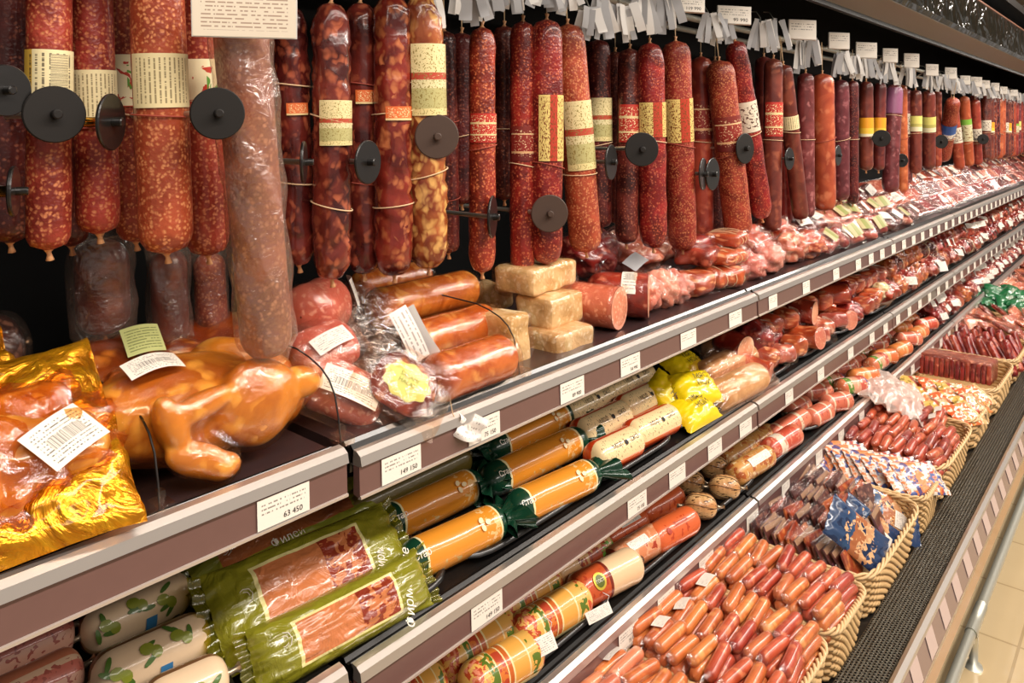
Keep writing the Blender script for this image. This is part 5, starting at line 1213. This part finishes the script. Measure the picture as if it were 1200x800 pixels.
for i in range(34):
    X = 1.42 + .125 * i * (1 + .002 * i)
    t = thing('price_tag', f'white price tag on the outer front strip by the floor, {nth(i)} from the near end', 'price tag', (X, .3785, .423), (R_(-16), 0, 0), 'price tags on the outer front strip')
    part('paper', ftm, t)

# ------------------------------------------------------------------ baskets of the lower basin
def basket(X0, X1, label, y0=.505, y1=.86, zb=.378, zr=.487, fine=True):
    w = X1 - X0 - .008; dy = y1 - y0; cx, cy = (X0 + X1) / 2, (y0 + y1) / 2
    t = thing('wicker_basket', label, 'basket', (cx, cy, zb), (0, 0, 0), 'wicker baskets in the lower basin'); h = zr - zb
    def ring(a, k, off=0):
        e = 7.0; c, s = math.cos(a), math.sin(a); q = (abs(c) ** e + abs(s) ** e) ** (-1 / e)
        g_ = .90 + .10 * k
        return Vector((q * c * (w / 2 * g_ + off), q * s * (dy / 2 * g_ + off), k * h))
    per = 2 * (w + dy); ns = int(per / (.016 if fine else .03)) // 2 * 2; n = ns * 2; mb = MB()
    rows = 12 if fine else 7
    for r in range(rows):
        k = (r + .5) / rows * .93
        pts = [ring(2 * math.pi * (i + .5) / n, k, .0022 * (1 if ((i // 2) % 2) ^ (r % 2) else -1)) for i in range(n)]
        mb.tube(pts, h / rows * .55, 5, True)
    part('woven_wall', mb.mesh('weave', M['wicker']), t)
    st = MB()
    for i in range(ns // 2):
        a = 2 * math.pi * (i + .25) / (ns / 2); st.tube([ring(a, .0), ring(a, .5), ring(a, .97)], .0018, 5)
    part('stakes', st.mesh('stakes', M['wicker_rim']), t)
    rm = MB()
    for ph in range(3):
        pts = [ring(2 * math.pi * i / 160, 1.0, .0045 * math.cos(i * .8 + ph * 2.09)) + Vector((0, 0, .0045 * math.sin(i * .8 + ph * 2.09))) for i in range(160)]
        rm.tube(pts, .0034, 6, True)
    part('braided_rim', rm.mesh('rim', M['wicker_rim']), t)
    part('base', MB().grid(2, 48, lambda u, v: ring(2 * math.pi * v, 0) * u + Vector((0, 0, .004)), True).mesh('bottom', M['wicker']), t)
    return t
BK = [(.66, .955), (.96, 1.262), (1.268, 1.566), (1.572, 1.805), (1.812, 2.298), (2.304, 2.535), (2.542, 3.02), (3.03, 3.42), (3.43, 3.92), (3.93, 4.35), (4.36, 4.9), (4.91, 5.5), (5.51, 6.2), (6.21, 7.0)]
BD = ['nearest wicker basket of orange franks at the bottom edge', 'wicker basket of orange frank packs, second from the near end', 'wicker basket of reddish orange frank packs with white tags', 'narrow wicker basket end with reddish frank packs', 'wicker basket of dark sliced meat packs and blue packs', 'narrow wicker basket of white, blue and orange packs', 'wicker basket of red frank packs', 'wicker basket of orange and yellow packs under clear film',
      'wicker basket with the dark red brick shaped meat stack', 'wicker basket of upright dark red sausages', 'wicker basket of pinkish packs', 'wicker basket of green bags', 'wicker basket of dark red packs beyond the green bags', 'farthest wicker basket of pinkish packs']
for (a, b), d in zip(BK, BD): basket(a, b, d, fine=a < 3)
def frank_pack(L, n, r, m, label, seed=0, white=False):
    t = thing('frank_pack', label, 'packaged sausages'); me = capsule(L, r, r * .8, 2.1, 14, 12, bend=.003).mesh('frank', M[m])
    for k in range(n): part('frankfurter', me, t, (0, .0, (k - (n - 1) / 2) * r * 1.8), (R_(20 * k), 0, 0))
    part('wrapper', pillow(L + .026, r * 2 * n * .95, r * 1.25, seed, .0028, 16, .04, bot=1.0).mesh('wrap', M['film']), t, rot=(R_(90), 0, 0))
    if white: flat_label(t, L * .5, r * 1.7, M['paper'], (.01, 0, r * n + .004), (0, 0, .1), curve=.002)
    return t
def row_fill(pl, names, Xs, Y0, Y1, step, z, grp, where, tilt=(-25, -5), seed=0, yaw=8, jz=.006, pick=None):
    rd = random.Random(seed)
    for c, X in enumerate(Xs):
        Y = Y0; i = 0
        cn = {0: 'near', 1: 'middle', 2: 'far'}[c] if len(Xs) > 2 else {0: 'near', 1: 'far'}[c]
        while Y < Y1:
            k = rd.randrange(len(pl)) if not pick else pick(rd, c, i)
            place_proto(pl, k, (X + rd.uniform(-.008, .008), Y, z + rd.uniform(-jz, jz)), (R_(rd.uniform(*tilt)), R_(rd.uniform(-6, 6)), R_(rd.uniform(-yaw, yaw))), f'{names[k]}, {nth(i)} in {cn} line of {where}', grp)
            Y += step * rd.uniform(.95, 1.1); i += 1
ff = [frank_pack(.098, 3, .0128, 'frank', 'a', 1), frank_pack(.10, 3, .0132, 'frank_pink', 'a', 2), frank_pack(.096, 3, .0125, 'frank_red', 'a', 3), frank_pack(.096, 2, .0148, 'frank', 'a', 4, True)]
FN = ['orange frank pack', 'pale orange frank pack', 'red frank pack', 'white tagged frank pack']
pk1 = lambda rd, c, i: rd.choice([0, 0, 0, 1, 0, 2, 3] if (c + i) % 5 == 0 else [0, 0, 1, 0])
row_fill(ff, FN, [.73, .81, .89], .54, .86, .031, .482, 'frank packs in the baskets', 'nearest basket', seed=1, pick=pk1)
row_fill(ff, FN, [1.015, 1.11, 1.205], .53, .86, .031, .490, 'frank packs in the baskets', 'second basket', seed=2, pick=pk1)
row_fill(ff, FN, [1.325, 1.42, 1.512], .53, .86, .031, .492, 'frank packs in the baskets', 'third basket', seed=3, pick=lambda rd, c, i: rd.choice([0, 2, 0, 0, 2] if i != 7 else [3]))
row_fill(ff, FN, [1.63, 1.735], .53, .86, .031, .494, 'frank packs in the baskets', 'narrow fourth basket', seed=4, pick=lambda rd, c, i: rd.choice([0, 2, 2]))
def slim_pack(L, h, T, m, label, seed, wrap='film'):
    t = thing('sliced_meat_pack', label, 'packaged meat'); part('meat_piece', bbox((L * .86, T, h * .8), T * .4, .002, seed, 6).mesh('meat', M[m] if m in M else m), t)
    part('wrapper', pillow(L, h, T * .7, seed, .0022, 12, .03, bot=1.0).mesh('wrap', M[wrap]), t, rot=(R_(90), 0, 0)); return t
purp = bands('violet_printed_pack', 0, [(0, '#4c2c30'), (.3, '#7c4858'), (.5, '#5c3028'), (.8, '#a88468')], .3, .5)
ss = [slim_pack(.105, .085, .007, 'slices_dark', 'a', 1), slim_pack(.105, .085, .007, purp, 'a', 2), slim_pack(.105, .08, .007, 'smoked_skin', 'a', 3)]
row_fill(ss, ['dark sliced meat pack', 'violet edged sliced meat pack', 'brown sliced meat pack'], [1.875, 1.99, 2.10], .56, .86, .0155, .492, 'sliced meat packs standing in the basket', 'blue pack basket', tilt=(-34, -20), seed=5, jz=.003)
row_fill(ss, ['dark sliced meat pack', 'violet edged sliced meat pack', 'brown sliced meat pack'], [2.22], .62, .86, .0155, .492, 'sliced meat packs standing in the basket', 'blue pack basket corner', tilt=(-34, -20), seed=15, jz=.003)
bluem = bands('blue_photo_pack', 0, [(0, '#2c4468'), (.30, '#304c70'), (.38, '#a8643c'), (.58, '#c89468'), (.7, '#2c4064')], .25, .6, blot=[('#e0b080', 60, .55, .25, .8, .1, .9), ('#1c2c4c', 50, .62, 0, 1, 0, 1)], wob=.15)
def blue_pack(P, n_, x_, label, L=.17, Wd=.10, m=None, lab=True, grp='blue printed packs leaning at basket fronts'):
    t = thing('blue_pack', label, 'packaged meat', P, frame(n_, x_), grp); part('pack', pillow(L, Wd, .010, len(label) % 7, .003, 22, .03, bot=1).mesh('pack', m or bluem), t)
    if lab: flat_label(t, .05, .032, M['paper'], (.03, -.012, .0115), (0, 0, R_(82)), curve=.001)
    return t
blue_pack(at(1004, 628, .56), (-.35, -.80, .48), (.45, -.62, -.6), 'blue printed pack with white stripes standing in front of the sliced meat, left one', lab=False)
blue_pack(at(1018, 628, .57) + Vector((.03, 0, 0)), (-.35, -.75, .55), (.45, -.62, -.6), 'blue printed pack with white label, right of the striped one')
blue_pack(at(1040, 602, .58), (-.3, -.6, .72), (.55, -.68, -.45), 'largest blue printed pack with white label in the round rimmed basket corner', .18, .12)
wbm = bands('white_violet_pack', 0, [(0, '#e0d0c4'), (.2, '#5c4c7c'), (.32, '#d88850'), (.55, '#e8dccc'), (.75, '#b84c38'), (.85, '#e4d4c8')], .28, .5, blot=[('#d88048', 60, .56, 0, 1, 0, 1), ('#4c5c94', 50, .6, 0, 1, 0, 1)], wob=.2)
rd = random.Random(33)
for i in range(12):
    Y = .54 + .027 * i
    blue_pack(Vector((2.42 + rd.uniform(-.03, .03), Y, .492 + rd.uniform(0, .012))), (-.25, -.55, .8), (.75, -.5 + rd.uniform(-.2, .2), -.2), f'white blue and orange pack in the narrow basket, {nth(i)} from its front', .15, .10, wbm, i % 4 == 2, 'white and blue packs in the narrow basket')
fr = [frank_pack(.092, 3, .0130, 'frank_red', 'a', 11), frank_pack(.092, 3, .0128, 'smooth', 'a', 12), frank_pack(.09, 2, .014, 'frank_red', 'a', 13, True)]
row_fill(fr, ['red frank pack', 'dark red frank pack', 'tagged red frank pack'], [2.60, 2.70, 2.80], .53, .86, .033, .490, 'red frank packs', 'red frank basket', seed=7, tilt=(-30, -8), pick=lambda rd, c, i: rd.choice([0, 0, 0, 1]))
row_fill(fr, ['red frank pack', 'dark red frank pack', 'tagged red frank pack'], [2.91, 2.985], .60, .86, .033, .494, 'red frank packs', 'far side of the red basket', seed=17, tilt=(-30, -8))
# clear film heap and orange and yellow packs
t = thing('clear_bag', 'big clear crumpled bag of pinkish meat lying on the red franks', 'packaged meat', (2.98, .76, .545), (R_(20), 0, .2))
part('meat_piece', pillow(.20, .16, .02, 3, .004, 16).mesh('m', M['brawn']), t); part('wrapper', pillow(.30, .22, .04, 6, .014, 34, .06, bot=.3).mesh('wrap', film('cloudy_film', '#fff4ec', .42, .3, 1.0, 20, .2, '#f2dcd0')), t)
orp = bands('orange_yellow_pack', 0, [(0, '#d8602c'), (.4, '#e0a048'), (.5, '#d87038'), (.8, '#d8b078')], .28, .5, blot=[('#f2e4c0', 60, .6, 0, 1, 0, 1)], wob=.2)
yep = bands('yellow_red_pack', 0, [(0, '#d0a850'), (.35, '#b04428'), (.5, '#dcb890'), (.8, '#c87838')], .28, .5, blot=[('#8c7420', 60, .6, 0, 1, 0, 1)], wob=.2)
rd = random.Random(35)
for i in range(14):
    X = 3.08 + .1 * (i % 3) + rd.uniform(-.01, .01); Y = .545 + .065 * (i // 3)
    blue_pack(Vector((X, Y, .495 + .006 * (i % 3))), (-.2, -.45, .85), (.8, -.5 + rd.uniform(-.3, .3), -.1), f'{["orange", "yellow and red"][i % 2]} printed pack under the clear bag, {nth(i)} counting from the front', .13, .095, [orp, yep][i % 2], False, 'orange and yellow printed packs')
# brick shaped stack
t = thing('meat_brick_stack', 'long brick shaped stack of dark red sliced salami bars in a basket', 'sliced salami', (3.66, .69, .505), (R_(6), 0, R_(92)))
part('brick', bbox((.30, .19, .085), .012, .004, 3, 20).mesh('brick', meat('brick_salami', '#9c4434', '#d08468', '#702820', 60, .5, .4, .4, .9)), t)
for k in range(16): part('bar', bbox((.016, .012, .075), .004, .002, k, 4).mesh('bar', M['red_meat']), t, (-.14 + .0185 * k, -.098 if False else .098, -.004), (R_(8), 0, 0))
part('wrapper', bbox((.31, .20, .092), .012, .008, 5, 20).mesh('wrap', M['film']), t)
dr = [capsule(.15, .016, .012, 2.2, 16, 12, lump=.05, lf=40).mesh('stick', M['red_meat'])]
for i in range(22):
    t = thing('dry_sausage', f'upright dark red dry sausage behind the brick stack, {nth(i)} from its front', 'sausage', (3.98 + .085 * (i % 4) + rd.uniform(-.01, .01), .53 + .05 * (i // 4), .485), (0, R_(-62 + rd.uniform(-8, 8)), R_(60 + rd.uniform(-20, 20))), 'upright dark red dry sausages')
    part('casing', dr[0], t)
gpk = [flatpack(.13, .10, .02, m_, 'a', None, 'film_milky', 60 + i) for i, m_ in enumerate(('brawn', 'frank_pink', 'red_meat'))]
grb = plain('green_bag', '#1c7040', .3, 0, .6, .7, .3, ns=40)
t0 = thing('green_bag', 'a', 'packaged food'); part('bag', pillow(.15, .11, .035, 5, .008, 20, .05).mesh('bag', grb), t0); part('printed_text', text_mesh('САЛ', .024, M['white_ink']), t0, (0, 0, .04))
rd = random.Random(41)
def heap(pl, names, x0, x1, dx, y0, y1, dy, z, grp, where, seed):
    rd = random.Random(seed); X = x0; i = 0
    while X < x1:
        Y = y0; j = 0
        while Y < y1:
            k = rd.randrange(len(pl)); place_proto(pl, k, (X + rd.uniform(-.01, .01), Y, z + rd.uniform(-.008, .02)), (R_(rd.uniform(10, 50)), R_(rd.uniform(-20, 20)), R_(rd.uniform(-50, 50))), f'{names[k]} {where}, {nth(j)} back in {nth(i)} file', grp); Y += dy; j += 1
        X += dx; i += 1
heap(gpk, ['pink meat pack', 'pale orange meat pack', 'red meat pack'], 4.42, 4.88, .12, .54, .86, .065, .505, 'pinkish packs in the basket before the green bags', 'before the green bags', 3)
heap([t0], ['green bag'], 4.97, 5.45, .13, .54, .86, .075, .515, 'green bags in the far basket', 'in the green bag basket', 4)
heap(gpk, ['pink meat pack', 'pale orange meat pack', 'red meat pack'], 5.58, 6.95, .14, .54, .86, .075, .505, 'packs in the farthest baskets', 'beyond the green bags', 5)
# ------------------------------------------------------------------ far ceiling things
t = thing('hanging_banner', 'red hanging banner under the ceiling in the far top right corner', 'banner', (13.0, 1.9, 3.0), (0, 0, R_(35)))
part('cloth', bbox((2.2, .02, .30), .008, n=4).mesh('cloth', plain('red_banner', '#942c2c', .6)), t); part('pole', MB().tube([(-1.1, 0, .16), (1.1, 0, .16)], .012, 8).mesh('pole', M['steel']), t)

for o in [o for o in COL.objects if o.parent is None and o.get('label') == 'a']:
    for c in list(o.children): bpy.data.objects.remove(c)
    bpy.data.objects.remove(o)
